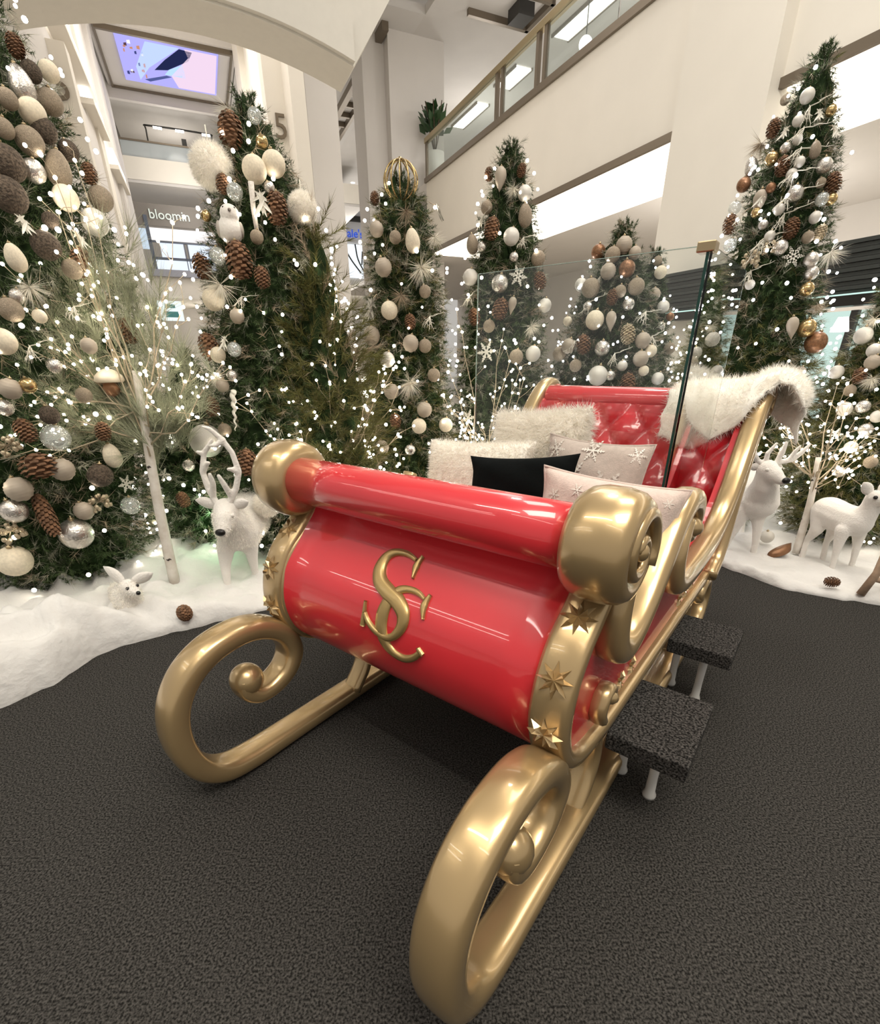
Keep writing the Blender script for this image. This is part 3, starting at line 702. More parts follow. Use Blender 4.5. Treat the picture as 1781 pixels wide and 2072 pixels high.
# ------------------------------------------------------------------ cushions
def cushion(name, label, m, w, s, z, wd, ht, th, roll=0, lean=-.22, yaw=0, furn=0, furl=.03, fm=None, piping=None):
    nu = nv = 26
    root = empty(name, tuple(swz(w, s, z - ht * .5))); tag(root, label, 'cushion', 'cushions on the sleigh bench')
    V = []
    for side in (1, -1):
        for i in range(nu):
            for j in range(nv):
                u = -1 + 2 * i / (nu - 1); v = -1 + 2 * j / (nv - 1)
                pin = 1 - .10 * (1 - abs(v) ** 2.2) * abs(u) ** 6; pin2 = 1 - .10 * (1 - abs(u) ** 2.2) * abs(v) ** 6
                t = th * .5 * (max(0, 1 - abs(u) ** 2.6) ** .55) * (max(0, 1 - abs(v) ** 2.6) ** .55)
                wr = .006 * math.sin(7 * u + 3 * v) * math.sin(5 * v - 2 * u) if not furn else 0
                V.append((u * wd / 2 * pin, side * -(t + (wr if t > .02 else 0)), v * ht / 2 * pin2 + ht / 2))
    V = np.array(V); n2 = nu * nv
    F = grid_faces(nu, nv) + [tuple(n2 + i for i in f[::-1]) for f in grid_faces(nu, nv)]
    c = mk('cover', V, F, m, root)
    root.rotation_euler = (lean, roll, -AZ + yaw)
    if furn:
        P, N = sample_mesh(c.data, furn)
        ctr = np.array([0, 0, ht / 2]); N = np.where(((P - ctr) * N).sum(1, keepdims=True) < 0, -N, N)
        Vf, Ff = fur(P, N, furl, .0035, .35, .55); f = mk('fur', Vf, Ff, fm or FURW, root, False); f['kind'] = 'stuff'
    if piping:
        e = [(u * wd / 2 * (1 - .10 * (1 - abs(v) ** 2.2) * abs(u) ** 6), 0, v * ht / 2 * (1 - .10 * (1 - abs(u) ** 2.2) * abs(v) ** 6) + ht / 2)
             for u, v in [(-1 + 2 * k / 20, -1) for k in range(20)] + [(1, -1 + 2 * k / 20) for k in range(20)] + [(1 - 2 * k / 20, 1) for k in range(20)] + [(-1, 1 - 2 * k / 20) for k in range(21)]]
        Vp, Fp = tube(e, .005, 6); mk('piping', Vp, Fp, piping, root)
    root['_th'] = th
    return root, (wd, ht, th)

def snowflake_strips(r, wv, th=.002):
    """flat six armed snowflake of thin raised strips in the x-z plane"""
    mb = MB()
    def bar(p, q, k):
        p = np.array(p); q = np.array(q); d = unit(q - p); s_ = np.array([-d[1], d[0]]) * k
        c = [p - s_, p + s_, q + s_ * .7, q - s_ * .7]
        mb.add([(a, -th, b) for a, b in c] + [(a, 0, b) for a, b in c], [(0, 1, 2, 3), (7, 6, 5, 4), (0, 4, 5, 1), (1, 5, 6, 2), (2, 6, 7, 3), (3, 7, 4, 0)])
    for k in range(6):
        a = k * PI / 3; d = np.array([math.cos(a), math.sin(a)])
        bar((0, 0), d * r, wv)
        for t in (.4, .65, .88):
            for sg in (-1, 1):
                e = np.array([math.cos(a + sg * 1.0), math.sin(a + sg * 1.0)])
                bar(d * r * t, d * r * t + e * r * .30 * (1.15 - t), wv)
    return mb
def emb(root, dims, items, m, label):
    wd, ht, th = dims
    for x, z, r in items:
        u = x / (wd / 2); v = z / (ht / 2)
        mb = snowflake_strips(r, r * .05)
        Vv = mb.verts(); 
        def surf(xx, zz):
            uu = np.clip(xx / (wd / 2), -1, 1); vv = np.clip(zz / (ht / 2), -1, 1)
            return th * .5 * (np.maximum(0, 1 - np.abs(uu) ** 2.6) ** .55) * (np.maximum(0, 1 - np.abs(vv) ** 2.6) ** .55)
        Vv[:, 0] += x; Vv[:, 2] += z
        Vv = Vv[:]; yy = -surf(Vv[:, 0], Vv[:, 2]) - .003 + Vv[:, 1]
        Vv = np.column_stack([Vv[:, 0], yy, Vv[:, 2] + ht / 2])
        mk('snowflake', Vv, mb.F, m, root, False)

LINEN = mat('taupe_linen', (.50, .42, .365), .9, sheen=.3, noise=.06, nscale=60, bump=.2, bscale=200)
PINKL = mat('blush_linen', (.62, .50, .44), .9, sheen=.3, noise=.05, nscale=60, bump=.2, bscale=200)
VELV = mat('black_velvet', (.003, .004, .004), .9, spec=.1, bump=.15, bscale=30)
SILV = mat('silver_thread', (.74, .69, .62), .45, .3)
PLUSH = mat('ivory_plush', (.92, .88, .80), .95, sheen=.5)
cushion('fur_cushion', 'large square shaggy white fur cushion against the glass, highest of the cushions', PLUSH, -.08, 1.21, 1.07, .50, .54, .20, -.10, -.16, 0, 26000, .045)
cushion('fur_cushion', 'wide plush ivory cushion left of the black velvet one', PLUSH, -.34, 1.03, 1.00, .62, .40, .18, -.07, -.22, 0, 22000, .022)
r, d = cushion('printed_cushion', 'taupe cushion with large silver snowflakes behind the blush cushion', LINEN, .205, 1.09, 1.035, .46, .42, .15, .02, -.18, 0, 0, piping=LINEN)
emb(r, d, [(.09, .01, .085), (-.06, .05, .065), (.0, .16, .05), (-.17, .15, .045), (.18, .16, .035), (-.13, -.06, .06), (.02, -.1, .05)], SILV, '')
cushion('velvet_cushion', 'black velvet lumbar cushion behind the red front roller', VELV, .02, .84, 1.035, .52, .32, .14, -.12, -.2, 0)
r, d = cushion('printed_cushion', 'blush lumbar cushion with small snowflakes beside the right roller cap', PINKL, .425, .66, 1.04, .50, .30, .15, .05, -.2, .05, 0, piping=PINKL)
emb(r, d, [(-.17, .06, .022), (-.09, .09, .022), (-.02, .05, .024), (.06, .08, .02), (.13, .09, .022), (.18, .04, .022), (-.13, 0, .024), (.1, .02, .022), (-.2, -.02, .02), (-.05, -.02, .022), (.02, .11, .016), (.2, .1, .016)], SILV, '')

# ------------------------------------------------------------------ fur throw over the rear post
th = empty('fur_throw', tuple(swz(.5, 2.3, 1.2)), -AZ); tag(th, 'white fur throw draped over the right rear post of the sleigh', 'throw')
LC = cat([(.20, 1.385), (.33, 1.405), (.47, 1.41), (.58, 1.43), (.66, 1.47), (.74, 1.455), (.80, 1.41), (.835, 1.34)], 6)
SV = cat([(2.11, -.24), (2.14, -.14), (2.2, -.04), (2.28, 0), (2.4, .005), (2.5, -.02), (2.56, -.1), (2.58, -.2)], 5)
SR = cat([(2.26, -.03), (2.30, .0), (2.36, .01), (2.44, .01), (2.52, .0), (2.59, -.05), (2.62, -.14), (2.63, -.25)], 5)
nL, nS = len(LC), len(SV); V = np.zeros((nL, nS, 3))
for i in range(nL):
    u = i / (nL - 1); hang = float(np.clip((u - .48) / .16, 0, 1))
    for j in range(nS):
        lo = 1 + .3 * math.sin(u * 9) * (1 - hang)
        p = SV[j] * np.array([1, lo]) * (1 - hang) + SR[j] * hang
        V[i, j] = (LC[i, 0] - .5 + .008 * math.sin(j * .9 + i * .5), p[0] - 2.3, LC[i, 1] + p[1] + .010 * math.sin(i * .6 + j * .7) - 1.2)
F = grid_faces(nL, nS)
ts = mk('hide', V.reshape(-1, 3), F, PLUSH, th)
sm = ts.modifiers.new('thick', 'SOLIDIFY'); sm.thickness = .02; sm.offset = 0
P, N = sample_mesh(ts.data, 30000); N = np.where(RNG.random((len(N), 1)) < .5, -N, N)
Vf, Ff = fur(P, N, .042, .0038, .5, .5); f = mk('fur', Vf, Ff, FURW, th, False); f['kind'] = 'stuff'

# ------------------------------------------------------------------ carpeted steps beside the sleigh
for (a, b, lab) in ((.463, .862, 'black carpeted step by the front of the sleigh, nearest the camera'), (1.256, 1.563, 'black carpeted step further back beside the sleigh')):
    c = swz(.755, (a + b) / 2, 0); t = empty('step_platform', tuple(c), -AZ); tag(t, lab, 'step', 'carpeted steps')
    hl = (b - a) / 2
    mb = MB().add(*box(-.125, .145, -hl, hl, .285, .355)); bevel(mb.build('deck', STEPC, t, False), .006)
    for x, y in ((.03, -.03), (-.10, .03)):
        V, F = lathe([(.024, .0), (.026, .012), (.019, .03), (.017, .1), (.019, .28)], 14)
        mk('leg', V + np.array([x, y, 0]), F, ACRYL, t)

# ------------------------------------------------------------------ cotton snow in front of and under the trees
EDGE = cat([(-4.6, .5), (-3.4, 1.15), (-2.62, 1.60), (-2.20, 1.88), (-2.06, 2.12), (-1.98, 2.36), (-1.78, 2.55), (-1.56, 2.69), (-1.2, 2.93), (-.8, 3.25), (-.3, 3.65), (.3, 3.98), (1.0, 4.15), (1.7, 4.05), (2.2, 3.80), (2.38, 3.45), (2.57, 3.17), (3.02, 2.93), (3.6, 2.8), (4.6, 2.9), (5.6, 3.2)], 12)
BACK = cat([(-5.4, 1.2), (-5.4, 2.2), (-5.3, 3.4), (-5.0, 4.4), (-4.2, 5.4), (-3.2, 6.0), (-2.0, 6.4), (-1, 6.6), (0, 6.7), (1, 6.75), (2, 6.75), (3, 6.7), (4, 6.4), (5, 5.6), (5.9, 4.2)], 12)
def resample(P, n):
    d = np.r_[0, np.cumsum(np.linalg.norm(np.diff(P, axis=0), axis=1))]; t = np.linspace(0, d[-1], n)
    return np.stack([np.interp(t, d, P[:, k]) for k in range(2)], 1)
NE, ND = 420, 70
E_ = resample(EDGE, NE); B_ = resample(BACK, NE)
dd = np.linspace(0, 1, ND) ** 1.9
from mathutils import noise as mn
def lump(x, y):
    a = mn.noise(Vector((x * 2.1, y * 2.1, 3.0))); b = mn.noise(Vector((x * 5.3, y * 5.3, 7.0))); c = mn.noise(Vector((x * 12, y * 12, 1.0)))
    left = min(1, max(0, (-1.2 - x) / .8))
    near = math.exp(-(((x + 2.42) / .34) ** 2 + ((y - 2.25) / .30) ** 2)) + .8 * math.exp(-(((x + 2.1) / .16) ** 2 + ((y - 2.42) / .14) ** 2))
    puff = abs(mn.noise(Vector((x * 3.4 + 9, y * 3.4, 2.0)))) + .5 * abs(mn.noise(Vector((x * 8.0, y * 8.0, 4.0))))
    return .055 + .04 * a + .02 * b + .008 * c + .10 * puff * (.45 + left) + .06 * left + .13 * near * (1 + .8 * b)
SV_ = np.zeros((NE, ND, 3))
for i in range(NE):
    dv = B_[i] - E_[i]; L_ = np.linalg.norm(dv); dv = dv / L_
    jag = .05 * mn.noise(Vector((E_[i][0] * 4, E_[i][1] * 4, 0))) + .02 * mn.noise(Vector((E_[i][0] * 14, E_[i][1] * 14, 5)))
    for j in range(ND):
        p = E_[i] + dv * (dd[j] * L_ - jag * (1 - dd[j])); e = min(1, dd[j] * L_ / .13)
        z = max(.0, lump(p[0], p[1])) * math.sqrt(max(0, 1 - (1 - e) ** 2)) + .002
        SV_[i, j] = (p[0], p[1], z)
sn_ = mk('snow_bed', SV_.reshape(-1, 3), grid_faces(NE, ND), SNOW); tag(sn_, 'fluffy white cotton snow spread under the trees', 'snow', kind='stuff')
def snow_z(x, y): return max(0, lump(x, y))

# ------------------------------------------------------------------ trees
TREES = {
 'T1': (-2.80, 3.40, [(.10,.45),(.25,.60),(.5,.70),(.97,.83),(1.65,.92),(2.06,.90),(2.5,.83),(3.0,.72),(3.6,.45),(4.1,.03)]),
 'T2': (-1.25, 4.20, [(.10,.55),(.3,.75),(.58,.78),(1.14,.66),(1.65,.57),(2.09,.49),(2.4,.41),(2.73,.30),(2.95,.17),(3.1,.03)]),
 'T3': (-0.28, 4.70, [(.10,.45),(.4,.52),(.9,.48),(1.5,.41),(2.1,.35),(2.45,.30),(2.65,.22),(2.8,.06)]),
 'T4': (0.60, 5.00, [(.10,.50),(.5,.54),(1.0,.50),(1.45,.45),(1.95,.39),(2.4,.32),(2.75,.22),(2.95,.14),(3.08,.03)]),
 'T5': (1.75, 5.50, [(.10,.70),(.5,.76),(1.0,.72),(1.35,.64),(1.7,.54),(2.1,.39),(2.4,.25),(2.55,.12),(2.68,.02)]),
 'T5b': (2.20, 5.80, [(.10,.5),(.6,.52),(1.3,.42),(1.8,.30),(2.2,.18),(2.5,.03)]),
 'T6': (2.86, 5.75, [(.10,.35),(.8,.36),(1.5,.27),(2.0,.17),(2.32,.03)]),
 'T7': (2.75, 4.70, [(.10,.35),(.4,.48),(.8,.62),(1.26,.60),(1.7,.50),(2.1,.42),(2.45,.38),(2.8,.32),(3.1,.23),(3.35,.12),(3.5,.02)]),
 'T8': (3.60, 4.20, [(.10,.40),(.4,.56),(.8,.58),(1.2,.50),(1.6,.38),(2.1,.24),(2.6,.03)]),
 'T9': (-2.02, 4.25, [(.10,.50),(.4,.58),(.8,.54),(1.1,.40),(1.4,.22),(1.6,.03)]),
 'T2b': (-0.85, 4.02, [(.25,.12),(.6,.36),(1.1,.38),(1.6,.28),(2.1,.13),(2.35,.03)]),
}
ORN = '''
T1 egg_silver -2.04,3.203,2.782,0.0584
T1 cream -2.056,3.491,2.946,0.0473 -2.02,3.198,2.679,0.0593 -1.955,3.174,2.33,0.0598 -2.175,2.704,1.645,0.0617 -2.593,2.731,0.456,0.0934 -2.053,2.847,1.764,0.0331
T1 vine -2.038,3.306,2.872,0.0448 -1.997,3.218,2.619,0.0554 -2.059,2.959,2.413,0.0757 -2.064,2.912,2.279,0.0762 -1.994,2.967,2.087,0.0654 -1.971,3.337,2.573,0.0476 -1.982,3.04,2.206,0.038 -2.083,2.976,0.918,0.0698 -2.14,2.805,1.287,0.0489
T1 taupe -2.013,3.357,2.775,0.0567 -2.015,3.105,2.539,0.0612 -1.937,3.471,2.399,0.0626 -1.95,3.054,1.997,0.0475 -2.123,2.76,1.786,0.054 -2.059,3.011,2.557,0.0423 -2.018,2.95,1.378,0.0422 -1.893,3.25,1.989,0.0395 -2.054,3.091,2.691,0.0426
T1 silver -2.009,3.061,2.411,0.0517 -2.269,2.683,1.336,0.0413 -2.441,2.695,0.779,0.0681 -2.278,2.88,0.576,0.096 -2.061,2.851,1.532,0.0371 -2.095,2.794,1.847,0.0345
T1 egg_taupe -1.97,3.202,2.458,0.0617
T1 pearl -1.917,3.317,2.256,0.0664
T1 egg_cream -2.073,2.835,2.014,0.0461 -2.022,3.048,1.024,0.055
T1 cone -1.927,3.123,2.04,0.0536 -2.014,3.017,1.175,0.0415 -1.872,3.302,1.722,0.0538 -2.239,2.725,1.219,0.0481 -1.955,3.447,2.509,0.0389 -2.064,3.276,2.958,0.0363
T1 rib -2.22,2.703,1.426,0.0512 -2.183,2.82,0.987,0.063 -2.367,2.694,0.904,0.0668 -2.203,2.907,0.715,0.0551 -1.949,3.01,1.63,0.0414
T1 gold -2.16,2.753,1.44,0.039
T1 glass -2.153,2.812,1.165,0.0722 -2.071,3.159,0.677,0.0596
T1 acorn -1.941,3.098,1.449,0.0758
T1 conebig -2.25,2.742,1.029,0.0887
T1 longcone -2.334,2.772,0.737,0.0556
T1 berry -2.32,2.676,1.15,0.0638 -2.509,2.696,0.657,0.0752 -2.138,2.97,0.756,0.0682
T1 snowflake -2.039,3.129,0.83,0.0579
T1 burst -2.058,2.849,1.895,0.0847
T1 spray -2.05,2.91,2.171,0.0582 -1.938,3.127,2.152,0.058
T2 furball -1.433,3.917,2.67,0.1257 -0.901,3.996,2.472,0.0925 -1.248,3.409,0.612,0.0929
T2 burst -1.346,4.128,3.025,0.095 -1.424,3.705,2.004,0.1295 -1.531,3.646,1.458,0.0821
T2 cone -1.295,3.967,2.868,0.0713 -1.351,3.839,2.562,0.0405 -1.032,3.845,2.439,0.0667 -1.279,3.705,2.141,0.0794 -1.57,3.816,2.125,0.0559 -1.581,3.712,1.643,0.0646 -1.611,3.65,1.259,0.0492 -1.368,3.481,0.901,0.0702 -1.143,3.696,2.042,0.0482
T2 cream -1.149,3.869,2.638,0.0747 -1.042,3.94,2.684,0.0726 -1.493,3.719,1.919,0.069 -1.506,3.659,1.587,0.0507
T2 glass -1.155,4.046,2.956,0.0439 -1.274,3.81,2.512,0.0498 -0.925,3.963,2.47,0.0458 -1.423,3.743,2.164,0.0512 -1.374,3.62,1.619,0.0466
T2 spray -1.119,3.815,2.465,0.0941 -1.418,3.639,1.67,0.0598
T2 stick -1.164,3.786,2.416,0.1378
T2 bird -1.323,3.761,2.34,0.1068
T2 gold -1.496,3.848,2.398,0.032 -1.106,3.963,2.801,0.0375
T2 icicle -1.424,3.562,1.232,0.1308
T2 pearl -1.708,3.666,1.019,0.1162
T2 rib -1.328,3.648,1.816,0.0457 -1.497,3.617,1.396,0.0445
T3 orb -0.273,4.588,2.766,0.1266
T3 cone -0.479,4.622,2.674,0.0341 -0.219,4.309,1.821,0.0427 -0.363,4.235,1.093,0.0454
T3 bursttan -0.234,4.423,2.543,0.0807 -0.286,4.323,2,0.0915
T3 egg_cream -0.187,4.384,2.356,0.0594
T3 rib -0.458,4.433,2.438,0.0521 -0.414,4.368,2.187,0.0641 -0.219,4.294,1.665,0.0629 -0.388,4.263,1.314,0.0609 -0.119,4.261,1.17,0.0618 -0.538,4.388,1.726,0.0679 -0.488,4.243,0.871,0.0593
T3 burst -0.127,4.379,2.187,0.121 -0.235,4.259,1.384,0.1207 -0.02,4.507,2.4,0.0761
T3 cream -0.379,4.323,1.897,0.0656 -0.166,4.233,1.044,0.0622 0.06,4.359,1.036,0.0597
T3 sprays -0.504,4.388,1.93,0.1171 -0.023,4.674,2.605,0.0696
T3 taupe -0.106,4.324,1.647,0.0516 -0.038,4.335,1.432,0.0529 -0.315,4.372,2.376,0.0443 -0.1,4.374,2.027,0.0462
T3 pearl -0.411,4.299,1.549,0.0598
T4 finial 0.503,4.827,2.85,0.0547 0.616,4.595,1.959,0.0408
T4 pearl 0.694,4.778,2.733,0.0548 0.591,4.672,2.431,0.0632 0.277,4.811,2.176,0.0628 0.817,4.603,1.586,0.0638 0.914,4.741,1.959,0.0548
T4 egg_taupe 0.701,4.732,2.581,0.0591 0.293,4.872,2.419,0.0538
T4 cone 0.441,4.739,2.503,0.0597 0.519,4.597,1.928,0.0615 0.853,4.718,2.139,0.0494 0.669,4.831,2.893,0.035 0.427,4.995,2.918,0.0363 0.31,4.703,1.879,0.0506
T4 silver 0.51,4.627,2.106,0.0688 0.363,4.755,2.378,0.0364 0.615,4.644,2.291,0.0358
T4 snowflake 0.657,4.631,2.16,0.0765 0.415,4.589,1.604,0.0847 0.27,4.608,1.061,0.0808
T4 taupe 0.826,4.726,2.292,0.0568 0.666,4.549,1.564,0.059 0.4,4.827,2.655,0.0479 0.431,4.611,1.799,0.05
T4 burst 0.605,4.772,2.767,0.0701 0.786,4.616,1.797,0.0835
T5 taupe 1.603,5.279,2.401,0.0678 1.436,5.275,2.143,0.0834 1.802,5.109,2.133,0.0717 1.201,5.284,1.59,0.0684 1.658,5.102,2.095,0.0539 1.312,5.062,1.485,0.0567
T5 rib 1.704,5.305,2.48,0.0722 1.793,5.245,2.41,0.0539 1.565,5.227,2.268,0.068 1.262,5.203,1.657,0.0669 1.878,4.955,1.692,0.068 1.868,4.91,1.541,0.0684
T5 copper 1.54,5.53,2.467,0.0662 1.718,5.178,2.28,0.0717
T5 pearl 1.386,5.455,2.192,0.0573 1.492,4.914,1.401,0.0878 2.062,4.927,1.371,0.0558 1.699,4.884,1.484,0.0456
T5 silver 1.733,5.052,1.989,0.0539 1.519,4.969,1.63,0.0686 1.409,5.208,1.989,0.0417 1.595,4.877,1.402,0.0459
T5 cream 1.458,5.102,1.868,0.0827 1.273,5.382,1.878,0.0436 1.967,4.957,1.606,0.0549 1.905,4.89,1.441,0.0458
T5 finial 1.587,5.033,1.87,0.0543
T5 conepale 1.734,4.96,1.75,0.0632
T5 cone 1.37,5.079,1.671,0.0652 1.756,4.84,1.347,0.0641 1.597,5.105,2.057,0.0496
T5 twig 1.428,5.211,2.029,0.1109 1.907,5.058,1.933,0.1085 1.628,4.922,1.588,0.1001 1.311,5.152,1.698,0.1037 1.975,4.999,1.73,0.1003 1.505,5.252,2.23,0.0823
T5b taupe 2.191,5.714,2.419,0.0443 2.363,5.483,1.634,0.0555
T5b cream 2.217,5.659,2.316,0.059
T5b rib 2.158,5.582,2.118,0.0591
T5b pearl 2.255,5.552,2.008,0.0594
T5b silver 2.24,5.497,1.835,0.0448
T5b copper 2.345,5.559,1.922,0.0399
T6 pearl 2.816,5.581,2.024,0.0497
T6 taupe 2.718,5.579,1.837,0.0454
T6 silver 2.805,5.498,1.654,0.0455
T7 taupe 2.585,4.759,3.27,0.033 2.743,4.338,2.671,0.0318 2.837,4.127,1.436,0.0427 2.723,4.291,2.342,0.04
T7 pearl 2.622,4.552,3.215,0.0454 2.577,4.516,3.07,0.0352 2.576,4.464,2.948,0.0317 2.592,4.402,2.806,0.0353 2.56,4.408,2.739,0.0357 2.521,4.39,2.53,0.0364 2.494,4.383,2.367,0.0371 2.432,4.389,2.058,0.0346 2.748,4.305,2.463,0.0395
T7 gold 2.757,4.455,3.101,0.0345 2.469,4.551,2.87,0.0437 2.848,4.337,2.577,0.0393 2.792,4.247,2.01,0.0486 2.842,4.198,1.747,0.0647 2.418,4.508,2.539,0.0337
T7 cone 2.499,4.674,3.086,0.0439 2.514,4.466,2.806,0.0467 2.84,4.352,2.677,0.0496 2.608,4.328,2.41,0.0509 2.37,4.77,2.524,0.052
T7 egg_taupe 2.679,4.395,2.872,0.0385
T7 egg_silver 2.444,4.769,2.886,0.0499
T7 silver 2.749,4.36,2.774,0.0491 2.595,4.367,2.617,0.0537 2.561,4.329,2.287,0.0517 2.782,4.277,2.2,0.0516 2.807,4.269,2.115,0.0483 2.522,4.495,2.912,0.0357 2.453,4.432,2.447,0.0335
T7 finial 2.428,4.517,2.617,0.0521 2.724,4.196,1.764,0.0494
T7 glass 2.398,4.807,2.635,0.0478 2.776,4.325,2.574,0.0427 2.345,4.65,2.36,0.0475
T7 copper 2.416,4.776,2.776,0.0506 2.952,4.211,1.648,0.0772 2.471,4.477,2.68,0.0329
T7 spray 2.386,4.59,2.543,0.0612 2.772,4.42,2.981,0.0556 2.531,4.539,3.016,0.0535 2.675,4.463,3.083,0.052 2.445,4.501,2.628,0.0592
T7 snowflake 2.649,4.289,2.224,0.0736
T7 berry 2.423,4.432,2.229,0.0762 2.508,4.36,2.296,0.0595
T7 twig 2.6,4.432,2.892,0.1198 2.57,4.382,2.627,0.1221 2.475,4.398,2.364,0.1117 2.631,4.501,3.142,0.1043 2.607,4.469,3.017,0.1051 2.585,4.401,2.759,0.1137 2.554,4.366,2.501,0.109 2.442,4.423,2.291,0.1058 2.428,4.411,2.153,0.0995
T7 bursttan 2.912,4.252,1.906,0.0606 2.503,4.806,3.037,0.099
T7 burst 2.942,4.325,2.256,0.1037
T8 pearl 3.237,4.123,1.691,0.0602 3.257,3.999,1.587,0.048 3.152,4.165,1.436,0.0509 3.143,3.952,1.179,0.0536 3.271,3.783,1.141,0.0442 3.178,3.811,0.914,0.0457
T8 rib 3.245,3.961,1.507,0.0517
T8 burst 3.271,4.111,1.802,0.0666 3.244,3.911,1.401,0.0812
T8 silver 3.211,3.866,1.203,0.0486 3.233,3.796,1.044,0.0487 3.158,3.808,0.726,0.0428
T7 conepale 2.811,4.3,2.373,0.0399
T9 glass -2.039,3.786,1,0.0563
T9 rib -2.29,3.737,0.588,0.0505
T9 snowflake -2.098,3.694,0.77,0.0527
T9 silver -1.906,3.717,0.831,0.0451
T9 taupe -2.365,3.806,0.767,0.0465
T9 cone -1.987,3.67,0.584,0.0459
T9 cream -2.284,3.714,0.413,0.0473
T8 taupe 3.277,3.702,0.821,0.045 3.165,3.987,1.311,0.0418
T8 cone 3.204,3.988,1.416,0.0451
T8 snowflake 3.113,3.922,0.991,0.0544
T1 twig -1.963,3.003,1.821,0.0693 -2.101,2.776,1.626,0.0762
T2 taupe -1.155,3.746,2.264,0.0411 -1.517,3.567,1.107,0.0455
T2 silver -1.07,3.869,2.546,0.0347 -1.409,3.598,1.458,0.0371
T2 twig -1.28,3.664,1.929,0.0711
T3 silver -0.245,4.199,0.856,0.0462
T3 twig -0.064,4.375,1.858,0.0863
T4 twig 0.364,4.847,2.595,0.0808 0.692,4.682,2.429,0.0791 0.27,4.781,2.033,0.0845
'''
TNAME = {'T1': 'tall fir at the left edge', 'T2': 'fir with the furry white balls', 'T3': 'slim fir under the gold orb', 'T4': 'narrow fir right of the orb fir',
         'T5': 'squat fir behind the sleigh back', 'T5b': 'small fir right of the squat fir', 'T6': 'little fir behind the glass edge', 'T7': 'tall fir right of the pillar',
         'T8': 'fir at the right edge', 'T2b': 'olive pine', 'T9': 'low fir behind the birch'}
TLAB = {'T1': 'tall decorated fir at the left edge with brown and cream baubles', 'T2': 'decorated fir with furry white balls and a white bird behind the deer',
        'T3': 'slim decorated fir topped by a gold wire orb', 'T4': 'narrow decorated fir with a snowflake, between orb fir and glass edge',
        'T5': 'squat fir crowded with taupe baubles behind the sleigh back', 'T5b': 'small dark fir just right of the squat taupe bauble fir',
        'T6': 'little light covered fir seen right behind the glass edge', 'T7': 'tall fir with white twigs and gold baubles right of the pillar',
        'T8': 'glowing decorated fir cut by the right edge of the photo', 'T9': 'low dark fir behind the left birch trunk', 'T2b': 'undecorated olive green pine between the furry ball fir and orb fir'}
DENS = {'T1': (330, 11), 'T2': (360, 16), 'T3': (430, 14), 'T4': (420, 17), 'T5': (360, 14), 'T5b': (360, 12), 'T6': (340, 50), 'T7': (380, 20), 'T8': (380, 26), 'T9': (360, 20), 'T2b': (300, 0)}
def tree_points(T, n, lo=.55, hi=.99, inset=-.095):
    cx, cy, tab = TREES[T]; zz = np.array([a for a, _ in tab]); rr = np.array([b for _, b in tab])
    zs = np.linspace(zz[0], zz[-1], 400); rs = np.interp(zs, zz, rr); cdf = np.cumsum(rs + .05); cdf /= cdf[-1]
    z = np.interp(RNG.random(n), cdf, zs); R = np.interp(z, zz, rr)
    ca = math.atan2(-cy, -cx); a = ca + np.where(RNG.random(n) < .75, (RNG.random(n) - .5) * 1.15 * PI, (RNG.random(n) - .5) * 2 * PI)
    k = lo + (hi - lo) * RNG.random(n) ** .55; rad = np.maximum(R * k + inset, .12 * R)
    P = np.stack([cx + rad * np.cos(a), cy + rad * np.sin(a), z], 1)
    D = np.stack([np.cos(a), np.sin(a), np.zeros(n)], 1)
    return P, D, R
def area(T):
    tab = TREES[T][2]; zz = np.array([a for a, _ in tab]); rr = np.array([b for _, b in tab]); zs = np.linspace(zz[0], zz[-1], 200)
    return 2 * PI * float(np.interp(zs, zz, rr).mean() * (zs[-1] - zs[0]))
